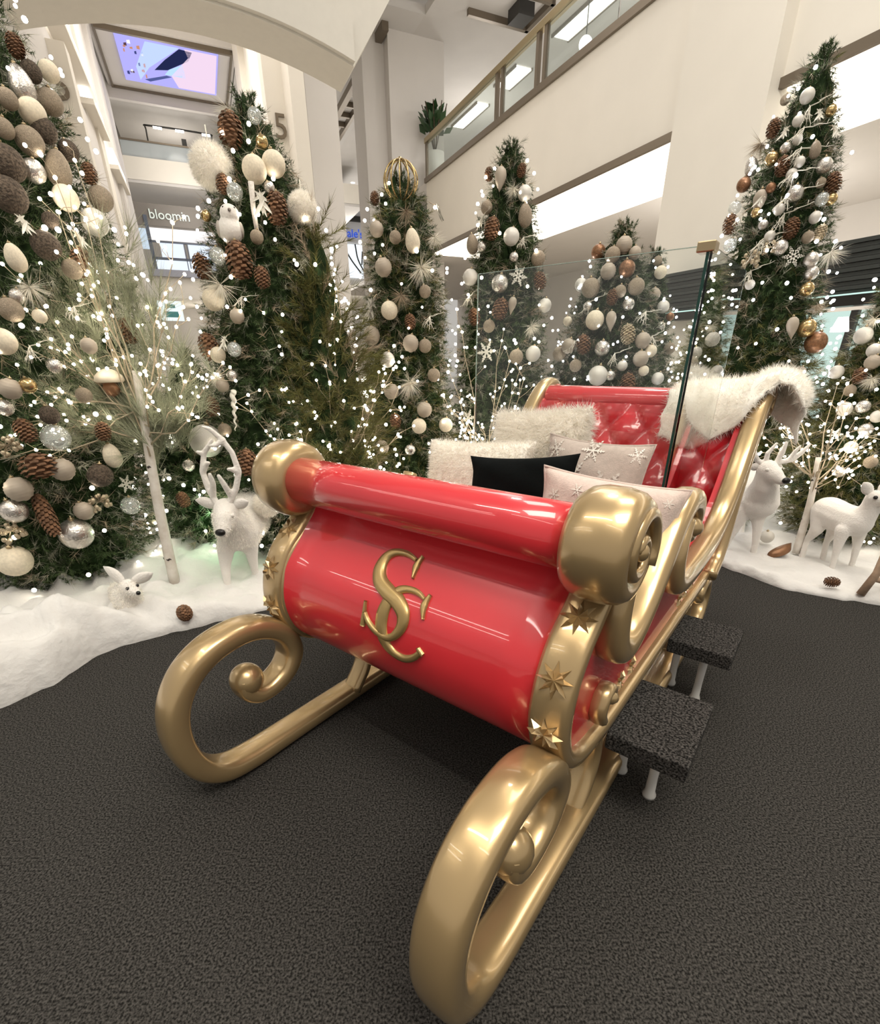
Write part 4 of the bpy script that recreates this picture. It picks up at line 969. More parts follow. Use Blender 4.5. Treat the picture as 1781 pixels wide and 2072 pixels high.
for T, (cx, cy, tab) in TREES.items():
    A = area(T); ds, dl = DENS[T]; zt = tab[-1][0]
    root = empty('pine_tree' if T == 'T2b' else 'christmas_tree', (cx, cy, 0)); tag(root, TLAB[T], 'tree', None if T == 'T2b' else 'decorated trees')
    off = np.array([cx, cy, 0])
    V, F = tube([(0, 0, 0), (0, 0, .5 * zt), (0, 0, zt)], [.06, .04, .012], 10); mk('trunk', V, F, BARK, root)
    # inner boughs: ragged core at half radius, shade between sprigs put into its green
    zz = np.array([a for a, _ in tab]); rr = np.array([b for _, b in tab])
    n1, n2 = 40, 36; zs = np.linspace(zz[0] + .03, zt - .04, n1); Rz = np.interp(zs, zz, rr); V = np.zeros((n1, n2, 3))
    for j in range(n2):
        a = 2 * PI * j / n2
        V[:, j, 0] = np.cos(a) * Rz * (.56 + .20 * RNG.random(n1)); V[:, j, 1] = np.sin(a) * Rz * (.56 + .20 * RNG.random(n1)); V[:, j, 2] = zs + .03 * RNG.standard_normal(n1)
    mk('shaded_core', V.reshape(-1, 3), grid_faces(n1, n2, True), GREEN_SHADE, root)
    n = int(A * ds * 1.3)
    P, D, R = tree_points(T, n)
    D = D + np.column_stack([.5 * RNG.standard_normal((n, 2)), -.05 + .45 * RNG.standard_normal(n)])
    oliv = T in ('T2b',); 
    mixo = {'T7': .45, 'T8': .45, 'T6': .5, 'T3': .2}.get(T, 0.0)
    kk = RNG.random(n); fr = .17 if T != 'T2b' else 0
    sel = kk > fr + .08; isol = (RNG.random(n) < mixo) | oliv; isol = isol & sel
    if T in ('T7', 'T8', 'T6'): isol = sel & (RNG.random(n) < np.clip((2.0 - P[:, 2]) / .6, 0.05, .8))
    g = sel & ~isol
    for nm, msk, m, ln, nl, nw, npr, ang in (('needles', g, GREEN, .10, .030, .0046, 30, .85), ('needles', isol, OLIVE, .12, .052, .0036, 28, .55), ('frosted_sprays', kk < fr, FROST, .11, .065, .0034, 22, .6), ('dried_sprays', (kk >= fr) & (kk < fr + .08), TANT, .10, .085, .003, 16, .6)):
        if msk.sum() == 0: continue
        if T == 'T2b':
            nl, ln, npr, ang = .085, .26, 70, .5; msk = msk & (RNG.random(n) < .34); D = D + np.array([0, 0, .5])
        V, F = needles(P[msk] - off, D[msk], np.full(msk.sum(), ln), npr, nl, nw, ang)
        o = mk(nm, V, F, m, root, False); o['kind'] = 'stuff'
    # leader sprigs at the tip
    m_ = 9; Pt = np.column_stack([.03 * RNG.standard_normal((m_, 2)), np.full(m_, zt - .06)]); Dt = np.column_stack([.35 * RNG.standard_normal((m_, 2)), np.ones(m_)])
    V, F = needles(Pt, Dt, np.full(m_, .10), 70, .03, .0042, .7); o = mk('leader', V, F, OLIVE if oliv else GREEN, root, False); o['kind'] = 'stuff'
    if dl:
        nb = int(A * dl); P, D, R = tree_points(T, nb, .99, 1.02, .035)
        if T == 'T6' or T == 'T8' or T == 'T7': pass
        V, F = bulbs_mesh(P, (.0085 + .0055 * RNG.random(nb)))
        o = mk('string_lights', V, F, BULBC if T in ('T5', 'T5b', 'T7') else BULB, None, True); o['kind'] = 'stuff'
        tag(o, 'tiny %s white fairy lights wound round the %s' % ('cool' if T in ('T5', 'T5b', 'T7') else 'warm', TNAME[T]), 'string lights')

# ------------------------------------------------------------------ ornaments
OM = {
 'cream': mat('cream_felt', (.70, .62, .48), .85, noise=.08, nscale=6), 'taupe': mat('taupe_glitter', (.34, .275, .20), .55, .25, bump=.6, bscale=14, noise=.2, nscale=10),
 'vine': mat('brown_vine', (.115, .085, .06), .85, bump=.9, bscale=9, noise=.5, nscale=7), 'silver': mat('mercury_silver', (.62, .58, .53), .22, .85, bump=.25, bscale=8, noise=.15, nscale=5),
 'pearl': mat('pearl_white', (.66, .63, .57), .38, .2, bump=.3, bscale=20), 'gold': mat('champagne_gold', (.50, .36, .17), .25, .85, noise=.15), 'copper': mat('copper_brown', (.24, .12, .06), .4, .5, noise=.3, nscale=6),
 'rib': mat('carved_taupe', (.40, .34, .27), .6, .1), 'glass': mat('clear_glass', (.86, .90, .86), .06, .35, coat=1.0, alpha=.38), 'cap': BRASS, 'cone': mat('pine_cone_brown', (.17, .085, .042), .75, island=.4),
 'conepale': mat('pine_cone_pale', (.42, .34, .22), .7, island=.3), 'white': mat('white_lacquer', (.80, .77, .68), .5), 'silverleaf': mat('silver_leaf', (.50, .47, .41), .45, .35), 'stickw': BIRCH}
def ball_me(m, kind='ball'):
    if kind == 'ball': V, F = sphere((0, 0, 0), 1, 14, 20)
    elif kind == 'rib':
        V, F = sphere((0, 0, 0), 1, 26, 20); r = 1 + .035 * np.sin(V[:, 2] * 24 + 1.2 * np.arctan2(V[:, 1], V[:, 0])); V = V * r[:, None]
    elif kind == 'egg':
        V, F = sphere((0, 0, 0), 1, 16, 18); V[:, 2] *= 1.35; k = 1 - .16 * V[:, 2] / 1.35; V[:, 0] *= k * .92; V[:, 1] *= k * .92
    elif kind == 'finial':
        V, F = lathe([(.03, -1.9), (.35, -1.3), (.72, -.5), (.86, .2), (.72, .8), (.4, 1.15), (.12, 1.25)], 20)
        a = np.arctan2(V[:, 1], V[:, 0]); k = 1 + .06 * np.sin(a * 10); V[:, 0] *= k; V[:, 1] *= k
    elif kind == 'icicle':
        t = np.linspace(0, 1, 24); P = np.column_stack([.05 * np.cos(t * 30), .05 * np.sin(t * 30), 1 - 2 * t]); V, F = tube(P, .13 * (1 - t) + .02, 8)
    elif kind == 'stick':
        V, F = tube([(0.1, 0, 1), (.0, 0, 0), (-.02, 0, -1)], [.13, .11, .10], 10)
    return meshdata('body', V, F, m)
def cone_me(m, sc=(1, 1, 1.35), n=84):
    mb = MB(); V, F = sphere((0, 0, 0), (.62, .62, .92), 10, 12); mb.add(V * np.array(sc), F)
    for i in range(n):
        t = (i + .5) / n; th = i * 2.39996; z = 1 - 2 * t; r = math.sqrt(max(0, 1 - z * z)) ** .8 * .74
        c = np.array([r * math.cos(th), r * math.sin(th), z * .95]); o_ = np.array([math.cos(th), math.sin(th), -.55]); o_ /= np.linalg.norm(o_)
        s_ = np.array([-math.sin(th), math.cos(th), 0]); up = np.cross(o_, s_); k = .17 + .10 * math.sqrt(max(0, 1 - z * z))
        q = [c - s_ * k, c + s_ * k, c + s_ * k * .8 + o_ * k * 1.3, c - s_ * k * .8 + o_ * k * 1.3, c + o_ * k * 1.1 + up * k * .35]
        mb.add(np.array(q) * np.array(sc), [(0, 1, 4), (1, 2, 4), (2, 3, 4), (3, 0, 4)])
    return meshdata('scales', mb.verts(), mb.F, m, False)
def burst_me(m, n=110, up=.5):
    d = unit(RNG.standard_normal((n, 3)) * np.array([1, .8, .7]) + np.array([0, -.5, -.75])); V, F = needles(np.zeros((n, 3)), d, np.full(n, .25), 2, 1.05, .028, .12, .1)
    return meshdata('needles', V, F, m, False)
def flake_me(m):
    mb = snowflake_strips(1.0, .085, .06); V = mb.verts(); return meshdata('flake', V, mb.F, m, False)
def berry_me(m):
    mb = MB()
    for i in range(26):
        d = unit(RNG.standard_normal(3)); r = .4 + .6 * random.random(); mb.add(*sphere(d * r, .15 + .06 * random.random(), 5, 8)); 
    for i in range(9):
        d = unit(RNG.standard_normal(3)); mb.add(*tube([(0, 0, 0), d * .5, d * 1.0 + np.array([0, 0, -.1])], .025, 4))
    return meshdata('berries', mb.verts(), mb.F, m)
def twig_me(m):
    mb = MB()
    for i in range(9):
        d = unit(np.array([.5 * random.gauss(0, 1), .4 * random.gauss(0, 1), -.6 + .6 * random.gauss(0, 1)])); p = [np.zeros(3)]
        for k in range(4): p.append(p[-1] + d * .3 + .08 * RNG.standard_normal(3))
        mb.add(*tube(p, np.linspace(.035, .015, 5), 4))
        for k in (1, 2, 3): 
            e = unit(d + .9 * RNG.standard_normal(3)); mb.add(*tube([p[k], p[k] + e * .16, p[k] + e * .32 + np.array([0, 0, -.04])], .017, 4))
    return meshdata('twigs', mb.verts(), mb.F, m)
def leaf_me(m):
    V = []; N = 9
    for i in range(N):
        t = i / (N - 1); w = .085 * math.sin(PI * min(1, t * .96 + .04)) ** .8; z = -t; y = .10 * math.sin(t * 2.5)
        V += [(-w, y - .03, z), (0, y + .02, z), (w, y - .03, z)]
    return meshdata('leaf', V, grid_faces(N, 3), m)
ME = {'cream': ball_me(OM['cream']), 'taupe': ball_me(OM['taupe']), 'vine': ball_me(OM['vine']), 'silver': ball_me(OM['silver']), 'pearl': ball_me(OM['pearl']), 'gold': ball_me(OM['gold']), 'copper': ball_me(OM['copper']),
      'rib': ball_me(OM['rib'], 'rib'), 'glass': ball_me(OM['glass']), 'egg_silver': ball_me(OM['silver'], 'egg'), 'egg_taupe': ball_me(OM['taupe'], 'egg'), 'egg_cream': ball_me(OM['cream'], 'egg'),
      'finial': ball_me(OM['rib'], 'finial'), 'icicle': ball_me(OM['white'], 'icicle'), 'stick': ball_me(OM['stickw'], 'stick'), 'cone': cone_me(OM['cone']), 'conepale': cone_me(OM['conepale']), 'conebig': cone_me(OM['cone'], (1, 1, .8), 60),
      'longcone': cone_me(OM['cone'], (.8, .8, 2.4), 120), 'burst': burst_me(WHITET), 'bursttan': burst_me(TANT), 'snowflake': flake_me(OM['white']), 'berry': berry_me(mat('pearl_berry', (.46, .38, .26), .35, .3)), 'twig': twig_me(WHITET)}
LEAFW, LEAFS = leaf_me(OM['white']), leaf_me(OM['silverleaf'])
V, F = lathe([(.16, .0), (.18, .12), (.14, .17), (.04, .20), (.04, .30)], 12); CAPME = meshdata('cap', V, F, BRASS)
DESC = {'cream': ('bauble', 'round cream felt bauble'), 'taupe': ('bauble', 'round glittery taupe bauble'), 'vine': ('bauble', 'round brown woven vine ball'), 'silver': ('bauble', 'shiny silver bauble'), 'pearl': ('bauble', 'round pearl white bauble'),
        'gold': ('bauble', 'shiny champagne gold bauble'), 'copper': ('bauble', 'copper brown bauble'), 'rib': ('bauble', 'carved ribbed taupe bauble'), 'glass': ('bauble', 'clear glass bauble'), 'egg_silver': ('bauble', 'egg shaped silver bauble'), 'egg_taupe': ('bauble', 'egg shaped taupe bauble'),
        'egg_cream': ('bauble', 'egg shaped cream bauble'), 'finial': ('bauble', 'fluted pointed finial bauble'), 'icicle': ('icicle_ornament', 'long white icicle ornament'), 'stick': ('birch_stick', 'white birch stick'), 'cone': ('pine_cone', 'brown pine cone'), 'conepale': ('pine_cone', 'pale gold pine cone'),
        'conebig': ('pine_cone', 'big open brown pine cone'), 'longcone': ('pine_cone', 'long dark pine cone'), 'burst': ('needle_spray', 'white needle spray'), 'bursttan': ('needle_spray', 'tan needle spray'), 'snowflake': ('snowflake_ornament', 'white snowflake ornament'),
        'berry': ('berry_spray', 'cluster of pearly berries'), 'twig': ('twig_spray', 'whitewashed branching twig spray'), 'spray': ('leaf_spray', 'spray of white leaves'), 'sprays': ('leaf_spray', 'spray of silver grey leaves'), 'furball': ('fur_ball', 'furry white ball'), 'bird': ('bird_ornament', 'plump white bird'), 'orb': ('wire_orb', 'open gold wire orb'), 'acorn': ('mushroom_ornament', 'cream and brown mushroom ornament')}
CATG = {'bauble': 'bauble', 'pine_cone': 'pine cone', 'needle_spray': 'spray', 'berry_spray': 'spray', 'twig_spray': 'spray', 'leaf_spray': 'spray', 'birch_stick': 'stick', 'wire_orb': 'tree topper'}
ORDN = ['topmost', 'second highest', 'third highest', 'fourth highest', 'fifth highest', 'sixth highest', 'seventh highest', 'eighth highest', 'ninth highest', 'tenth highest', 'eleventh highest', 'twelfth highest']
def ornament(T, kind, x, y, z, r, label):
    cx, cy, _ = TREES[T]; az = math.atan2(y - cy, x - cx) + PI / 2; nm = DESC[kind][0]
    grp = '%s ornaments' % TNAME[T]
    ct = CATG.get(nm, 'ornament')
    tilt = (random.uniform(-.25, .25), random.uniform(-.25, .25), az)
    if kind in ('spray', 'sprays'):
        o = empty(nm, (x, y, z + r * .5)); o.rotation_euler = (0, 0, az)
        for k in range(7):
            a = -.95 + 1.9 * k / 6
            obj('leaf', LEAFW if kind == 'spray' else LEAFS, o, (.12 * r * (k - 3), -.02 - .012 * (k % 3), -.22 * r * (k % 3)), (-.25 - .15 * (k % 2), a, 0), r * (1.15 + .35 * (k % 2)))
        V, F = tube([(0, .04, .25 * r), (0, 0, 0), (0, -.03, -.5 * r)], .003, 5); mk('stem', V, F, TANT, o)
    elif kind == 'furball':
        o = empty(nm, (x, y, z)); V, F = sphere((0, 0, 0), r * .9, 16, 20); c = mk('core', V, F, PLUSH, o)
        P, N = sample_mesh(c.data, 5000); Vf, Ff = fur(P, P, r * .22, .004, .2, .5); f_ = mk('fur', Vf, Ff, FURW, o, False); f_['kind'] = 'stuff'
        V, F = tube([(0, 0, r * .8), (0, .0, r * 1.6)], .004, 5); mk('cord', V, F, WHITET, o)
    elif kind == 'bird':
        o = empty(nm, (x, y, z)); o.rotation_euler = (0, 0, az + .5)
        blob('body', [((0, 0, -r * .35), (r * .72, r * .8, r * .72)), ((.1 * r, -.2 * r, r * .42), (r * .56, r * .56, r * .5)), ((-.2 * r, .5 * r, -.4 * r), .3 * r, (-.3 * r, 1.2 * r, -.5 * r), .1 * r)], FLOCK, o, r * .09, 3)
        V, F = lathe([(.0, -.3), (.1, 0), (.11, .05)], 10); V = V * r; mk('beak', V + np.array([.12 * r, 0, 0]), F, mat('beak', (.12, .09, .07), .5), o, True, (0, -.7 * r, .5 * r), (-1.4, 0, 0))
        for s_ in (-1, 1):
            V, F = sphere((.1 * r + s_ * .3 * r, -.52 * r, .66 * r), .06 * r, 6, 8); mk('eye', V, F, BLACK, o)
            V, F = sphere((s_ * .62 * r, .1 * r, -.3 * r), (.16 * r, .55 * r, .42 * r), 8, 12); mk('wing', V, F, mat('grey_felt', (.45, .41, .36), .9), o)
    elif kind == 'orb':
        o = empty(nm, (x, y, z))
        for k in range(6):
            a = PI * k / 6; t = np.linspace(0, 2 * PI, 30); P = np.column_stack([r * np.cos(t) * math.cos(a), r * np.cos(t) * math.sin(a), r * np.sin(t)])
            V, F = tube(P, .006, 6); mk('hoop', V, F, OM['gold'], o)
        V, F = sphere((0, 0, r), .018, 8, 10); mk('knob', V, F, OM['gold'], o); V, F = tube([(0, 0, -r), (0, 0, -r * 2.2)], .006, 6); mk('stem', V, F, OM['gold'], o)
    elif kind == 'acorn':
        o = empty(nm, (x, y, z)); V, F = lathe([(.02, .9), (.5, .75), (.95, .35), (1.05, .0), (.9, -.12), (.4, -.1)], 20); mk('cap', V * r, F, OM['cream'], o); V, F = lathe([(.5, -.1), (.62, -.5), (.45, -1.0), (.1, -1.15)], 16); mk('stalk', V * r, F, OM['copper'], o)
    else:
        o = empty(nm, (x, y, z)); o.rotation_euler = tilt
        if kind == 'snowflake': o.rotation_euler = (0, random.uniform(-.3, .3), az)
        obj(ME[kind].name.split('.')[0], ME[kind], o, None, None, r)
        if kind in ('cream', 'taupe', 'silver', 'pearl', 'gold', 'copper', 'rib', 'glass', 'vine'): obj('hanger_cap', CAPME, o, (0, 0, r * .97), None, r)
        elif kind.startswith('egg') or kind == 'finial': obj('hanger_cap', CAPME, o, (0, 0, r * 1.28), None, r)
        elif kind in ('cone', 'conepale'): obj('hanger_cap', CAPME, o, (0, 0, r * 1.2), None, r * .8)
    tag(o, label, ct, grp)
    return o
allo = {}
for ln in ORN.strip().split('\n'):
    T, kind, *its = ln.split()
    allo[(T, kind)] = sorted([tuple(map(float, q.split(','))) for q in its], key=lambda v: -v[2])
for (T, kind), its in allo.items():
    for i, (x, y, z, r) in enumerate(its):
        pre = '' if len(its) == 1 else ', %s,' % (ORDN[i] if i < len(its) - 1 or len(its) > 12 else 'lowest')
        ornament(T, kind, x, y, z, r, '%s%s on the %s' % (DESC[kind][1], pre, TNAME[T]))

# ------------------------------------------------------------------ birches and lit twig bushes
def twig_bush(name, label, base, trunk, targets, r0, seed, nb, ctg, bark=BIRCH, marks=0, glow=1.0, bulbr=.009):
    rs = np.random.default_rng(seed); root = empty(name, tuple(base)); tag(root, label, ctg); off = np.array(base)
    tr = cat(np.array(trunk), 6) - off; V, F = tube(tr, np.linspace(r0, r0 * .62, len(tr)), 12); t_ = mk('trunk', V, F, bark, root)
    for k in range(marks):
        i = rs.integers(1, len(tr) - 1); a = rs.random() * 2 * PI; c = tr[i]; rad = np.interp(i, [0, len(tr) - 1], [r0, r0 * .62])
        P = [c + rad * 1.01 * np.array([math.cos(a + b), math.sin(a + b), 0]) + np.array([0, 0, .004 * math.sin(b * 9)]) for b in np.linspace(-.5, .5, 7)]
        V, F = tube(P, [.001, .004, .006, .007, .006, .004, .001], 5); mk('bark_mark', V, F, mat('birch_mark', (.05, .04, .035), .8), root)
    mb = MB(); BP = []; top = tr[-1]
    for q in range(nb):
        tg = np.array(targets[q % len(targets)]) - off + .13 * rs.standard_normal(3); st_ = tr[int(len(tr) * (.62 + .38 * rs.random())) - 1]
        n = 7; P = [st_ + (tg - st_) * t + np.array([0, 0, -.10 * math.sin(PI * t)]) * rs.random() + .012 * rs.standard_normal(3) for t in np.linspace(0, 1, n)]
        mb.add(*tube(P, np.linspace(.006, .0018, n), 5)); BP.append(P[-1])
        for k in range(3, n):
            for _ in range(1 + (k % 2)):
                d = unit(unit(tg - st_) + .75 * rs.standard_normal(3)); l = .06 + .13 * rs.random(); e = P[k] + d * l
                mb.add(*tube([P[k], P[k] + d * l * .5 + .01 * rs.standard_normal(3), e], [.0022, .0018, .0013], 4)); BP.append(e)
            if rs.random() < .6: BP.append(P[k] + .004 * rs.standard_normal(3))
    b_ = mb.build('twigs', mat('pale_twig', (.44, .36, .25), .7), root); b_['kind'] = 'stuff'
    V, F = bulbs_mesh(np.array(BP), bulbr); l_ = mk('bulbs', V, F, BULB, root); l_['kind'] = 'stuff'
    return root
def shift(P, k): return [tuple(np.array(p) * 1.0 + np.array(k)) for p in P]
k = .93   # the left birch stands a little in front of the tall fir
BL = np.array([-1.90, 3.14, .12])
t1 = [(-1.90, 3.14, .10), (-1.87, 3.14, .7), (-1.83, 3.14, 1.15), (-1.80, 3.15, 1.5)]
tg = [(-2.30, 3.0, 1.72), (-2.12, 3.05, 2.05), (-1.95, 3.05, 2.18), (-2.45, 2.95, 1.42), (-1.42, 3.2, 1.55), (-1.52, 3.2, 1.85), (-1.74, 3.1, 2.27), (-2.5, 2.95, 1.25), (-1.66, 3.1, 2.2), (-2.4, 2.95, 1.55), (-1.5, 3.15, 1.35), (-2.2, 3.0, 1.9), (-2.35, 2.95, 1.1)]
lb = twig_bush('birch_tree', 'white trunked birch with lit twigs left of the front facing deer', BL, t1, tg, .036, 3, 22, 'tree', BIRCH, 9)
# long soft pine needles on its boughs
n = 330; c0 = np.array([-1.80, 3.14, 1.35]); tt = RNG.random(n); tgs = np.array(tg)[RNG.integers(0, len(tg), n)]
P = np.array([-1.83, 3.15, 1.05]) + (tgs - np.array([-1.83, 3.15, 1.05])) * (tt * .85)[:, None] + .07 * RNG.standard_normal((n, 3)); P[:, 1] += .08
V, F = needles(P - BL, tgs - P + np.array([0, 0, .35]) + .25 * RNG.standard_normal((n, 3)), np.full(n, .10), 42, .17, .0024, .42, .15)
o = mk('needles', V, F, PALEP, lb, False); o['kind'] = 'stuff'
t2 = [(2.95, 3.72, .08), (2.94, 3.73, .5), (2.90, 3.74, .85)]
tg2 = [(2.98, 3.7, 1.15), (3.13, 3.7, 1.3), (2.58, 3.72, 1.18), (2.70, 3.75, 1.3), (3.15, 3.7, .98), (2.68, 3.7, .98), (2.85, 3.75, 1.35), (3.25, 3.75, 1.12), (2.78, 3.72, 1.1)]
twig_bush('birch_tree', 'short white birch with glowing twigs between the two right deer', (2.95, 3.72, .08), t2, tg2, .030, 5, 12, 'tree', BIRCH, 6)
t3 = [(-.86, 3.86, .1), (-.86, 3.87, .5), (-.85, 3.88, .8)]
tg3 = [(-1.2, 3.75, 1.5), (-.55, 3.8, 1.5), (-.45, 3.75, 1.25), (-1.15, 3.7, 1.2), (-.9, 3.75, 1.85), (-.30, 3.75, 1.12), (-.42, 3.8, 1.0), (-1.0, 3.7, 1.0), (-.72, 3.8, 1.3), (-.66, 3.8, 2.05)]
twig_bush('lit_twig_bush', 'glowing willow twigs in front of the olive pine', (-.86, 3.86, .1), t3, tg3, .016, 8, 14, 'tree', BARK)
t4 = [(.42, 4.3, .1), (.42, 4.32, .5), (.42, 4.34, .8)]
tg4 = [(.16, 4.3, 1.5), (.60, 4.3, 1.5), (.40, 4.3, 1.7), (.75, 4.3, 1.3), (.1, 4.25, 1.2), (.5, 4.25, 1.2), (.3, 4.25, 1.05), (.62, 4.25, 1.0), (.2, 4.25, .95)]
twig_bush('lit_twig_bush', 'glowing willow twigs behind the white fur cushion', (.42, 4.3, .1), t4, tg4, .016, 9, 13, 'tree', BARK)

# ------------------------------------------------------------------ white deer, fox, cones on the snow
def capsules(pts):
    return [(pts[i][0], pts[i][1], pts[i + 1][0], pts[i + 1][1]) for i in range(len(pts) - 1)]
def animal(name, label, base, body, antl=None, nose=None, eyes=(), ears=(), furn=0, furz=(0, 9), vox=.012):
    root = empty(name, base); off = np.array(base); tag(root, label, 'deer' if 'deer' in name or name == 'doe' else 'fox')
    sh = lambda parts: [tuple((np.array(v) - off) if hasattr(v, '__len__') and len(v) == 3 and i in (0, 2) else v for i, v in enumerate(q)) for q in parts]
    b = blob('body', sh(body), FLOCK, root, vox, 5)
    if antl:
        for a in antl: blob('antler', sh(a), FLOCK, root, .008, 3)
    for q in ears:
        c, tip, w = [np.array(v) if hasattr(v, '__len__') else v for v in q]; c = c - off; tip = tip - off; d = tip - c; s_ = unit(np.cross(d, np.array([0, 1.0, .2]))) * w; nrm = unit(np.cross(s_, d)) * w * .35
        V = []; N = 7
        for i in range(N):
            t = i / (N - 1); ww = math.sin(PI * (t * .85 + .12)) ** .8 if i < N - 1 else .05
            for a in (-1, -.5, 0, .5, 1): V.append(c + d * t + s_ * a * ww + nrm * (a * a - .5) * 1.2 * ww)
        e = mk('ear', V, grid_faces(N, 5), FLOCK, root); m_ = e.modifiers.new('thick', 'SOLIDIFY'); m_.thickness = .008; m_.offset = 0
    if nose is not None:
        V, F = sphere(np.array(nose[0]) - off, nose[1], 8, 12); mk('nose', V, F, BLACK, root)
    for e in eyes:
        V, F = sphere(np.array(e[0]) - off, e[1], 8, 10); mk('eye', V, F, BLACK if len(e) < 3 else FLOCK, root)
    if furn:
        P, N = sample_mesh(b.data, furn); k = (P[:, 2] > furz[0]) & (P[:, 2] < furz[1]); P, N = P[k], N[k]
        Vf, Ff = fur(P, N, .016, .0035, .7, .35); f_ = mk('fur', Vf, Ff, FURW, root, False); f_['kind'] = 'stuff'
    return root
# front facing stag at the left
DL = (-1.46, 3.4, .05)
body = capsules([((-1.44, 3.30, .45), .155), ((-1.46, 3.55, .48), .17), ((-1.50, 3.85, .49), .15)])
body += capsules([((-1.445, 3.26, .48), .14), ((-1.43, 3.18, .57), .115), ((-1.425, 3.15, .63), .09)])
body += capsules([((-1.425, 3.13, .655), .078), ((-1.418, 3.06, .61), .070), ((-1.412, 3.01, .565), .050), ((-1.410, 2.985, .545), .040)])
body += capsules([((-1.51, 3.2, .36), .065), ((-1.522, 3.16, .24), .040), ((-1.518, 3.13, .14), .028), ((-1.515, 3.12, .02), .026)])
body += capsules([((-1.37, 3.28, .36), .065), ((-1.375, 3.29, .24), .040), ((-1.377, 3.30, .14), .028), ((-1.38, 3.30, .02), .026)])
body += capsules([((-1.59, 3.82, .42), .08), ((-1.60, 3.80, .27), .045), ((-1.60, 3.88, .16), .028), ((-1.60, 3.85, .02), .024)])
body += capsules([((-1.42, 3.84, .42), .08), ((-1.41, 3.82, .27), .045), ((-1.41, 3.90, .16), .028), ((-1.41, 3.87, .02), .024)])
body += [((-1.475, 3.97, .52), .03, (-1.48, 4.03, .47), .02)]
aL = capsules([((-1.468, 3.12, .69), .022), ((-1.515, 3.14, .79), .021), ((-1.535, 3.15, .90), .020), ((-1.50, 3.15, 1.02), .018), ((-1.45, 3.14, 1.07), .016), ((-1.425, 3.13, 1.10), .011)]) + capsules([((-1.49, 3.13, .74), .022), ((-1.455, 3.09, .84), .019), ((-1.455, 3.07, .90), .013)]) + capsules([((-1.53, 3.15, .90), .019), ((-1.48, 3.12, .96), .016), ((-1.46, 3.1, .965), .012)]) + capsules([((-1.50, 3.15, 1.01), .017), ((-1.53, 3.13, 1.03), .012)])
aR = capsules([((-1.395, 3.12, .69), .022), ((-1.335, 3.14, .79), .021), ((-1.30, 3.15, .90), .020), ((-1.32, 3.15, 1.02), .018), ((-1.37, 3.14, 1.11), .018), ((-1.42, 3.12, 1.17), .014), ((-1.455, 3.11, 1.185), .009)]) + capsules([((-1.37, 3.13, .74), .022), ((-1.385, 3.09, .83), .019), ((-1.40, 3.07, .89), .013)]) + capsules([((-1.305, 3.15, .89), .019), ((-1.33, 3.12, .92), .016), ((-1.345, 3.1, .925), .012)]) + capsules([((-1.36, 3.14, 1.10), .02), ((-1.40, 3.12, 1.07), .016), ((-1.43, 3.11, 1.07), .011)])
animal('deer', 'white flocked stag facing the camera beside the left birch', DL, body, [aL, aR], ((-1.409, 2.952, .552), (.034, .022, .024)), [((-1.480, 3.05, .640), .013, 1), ((-1.352, 3.05, .636), .013, 1)],
       [((-1.485, 3.13, .68), (-1.61, 3.13, .72), .040), ((-1.365, 3.13, .675), (-1.265, 3.13, .71), .036)], 14000, (.3, .62))
# stag behind the sleigh at the right
body = capsules([((2.58, 3.80, .50), 0.147), ((2.64, 4.0, .53), 0.154), ((2.72, 4.28, .55), 0.147)])
body += capsules([((2.57, 3.78, .54), 0.128), ((2.51, 3.68, .66), 0.096), ((2.475, 3.65, .76), 0.074)])
body += capsules([((2.465, 3.64, .785), 0.074), ((2.49, 3.58, .755), 0.059), ((2.512, 3.53, .73), 0.038), ((2.518, 3.515, .725), 0.032)])
body += capsules([((2.585, 3.78, .42), 0.064), ((2.60, 3.76, .28), 0.038), ((2.612, 3.75, .15), 0.027), ((2.62, 3.75, .02), 0.027)])
body += capsules([((2.50, 3.82, .42), 0.064), ((2.47, 3.83, .28), 0.038), ((2.44, 3.84, .15), 0.027), ((2.42, 3.85, .02), 0.027)])
body += capsules([((2.78, 4.26, .48), 0.083), ((2.80, 4.26, .28), 0.042), ((2.83, 4.32, .16), 0.027), ((2.84, 4.30, .02), 0.026)])
body += capsules([((2.66, 4.30, .48), 0.083), ((2.66, 4.30, .28), 0.042), ((2.66, 4.37, .16), 0.027), ((2.66, 4.35, .02), 0.026)])
aR = capsules([((2.515, 3.655, .82), .02), ((2.57, 3.67, .835), .02), ((2.65, 3.67, .85), .02), ((2.70, 3.66, .905), .018), ((2.735, 3.65, .965), .010)]) + capsules([((2.63, 3.67, .85), .019), ((2.645, 3.65, .92), .015), ((2.66, 3.64, .955), .009)]) + capsules([((2.535, 3.66, .83), .019), ((2.545, 3.65, .91), .022), ((2.55, 3.64, .98), .012)])
aL = capsules([((2.435, 3.655, .82), .02), ((2.385, 3.67, .85), .02), ((2.345, 3.66, .905), .02), ((2.30, 3.65, .97), .010)]) + capsules([((2.37, 3.67, .865), .018), ((2.34, 3.65, .88), .016), ((2.29, 3.64, .905), .010)]) + capsules([((2.45, 3.655, .83), .018), ((2.44, 3.65, .90), .018), ((2.48, 3.64, .975), .010)])
animal('deer', 'white flocked stag behind the sleigh at the right', (2.6, 3.95, .05), body, [aL, aR], ((2.524, 3.487, .735), (.032, .02, .024)), [((2.425, 3.58, .795), .012, 1), ((2.52, 3.585, .80), .012, 1)],
       [((2.42, 3.66, .80), (2.345, 3.67, .80), .03), ((2.52, 3.67, .80), (2.60, 3.68, .79), .03)])
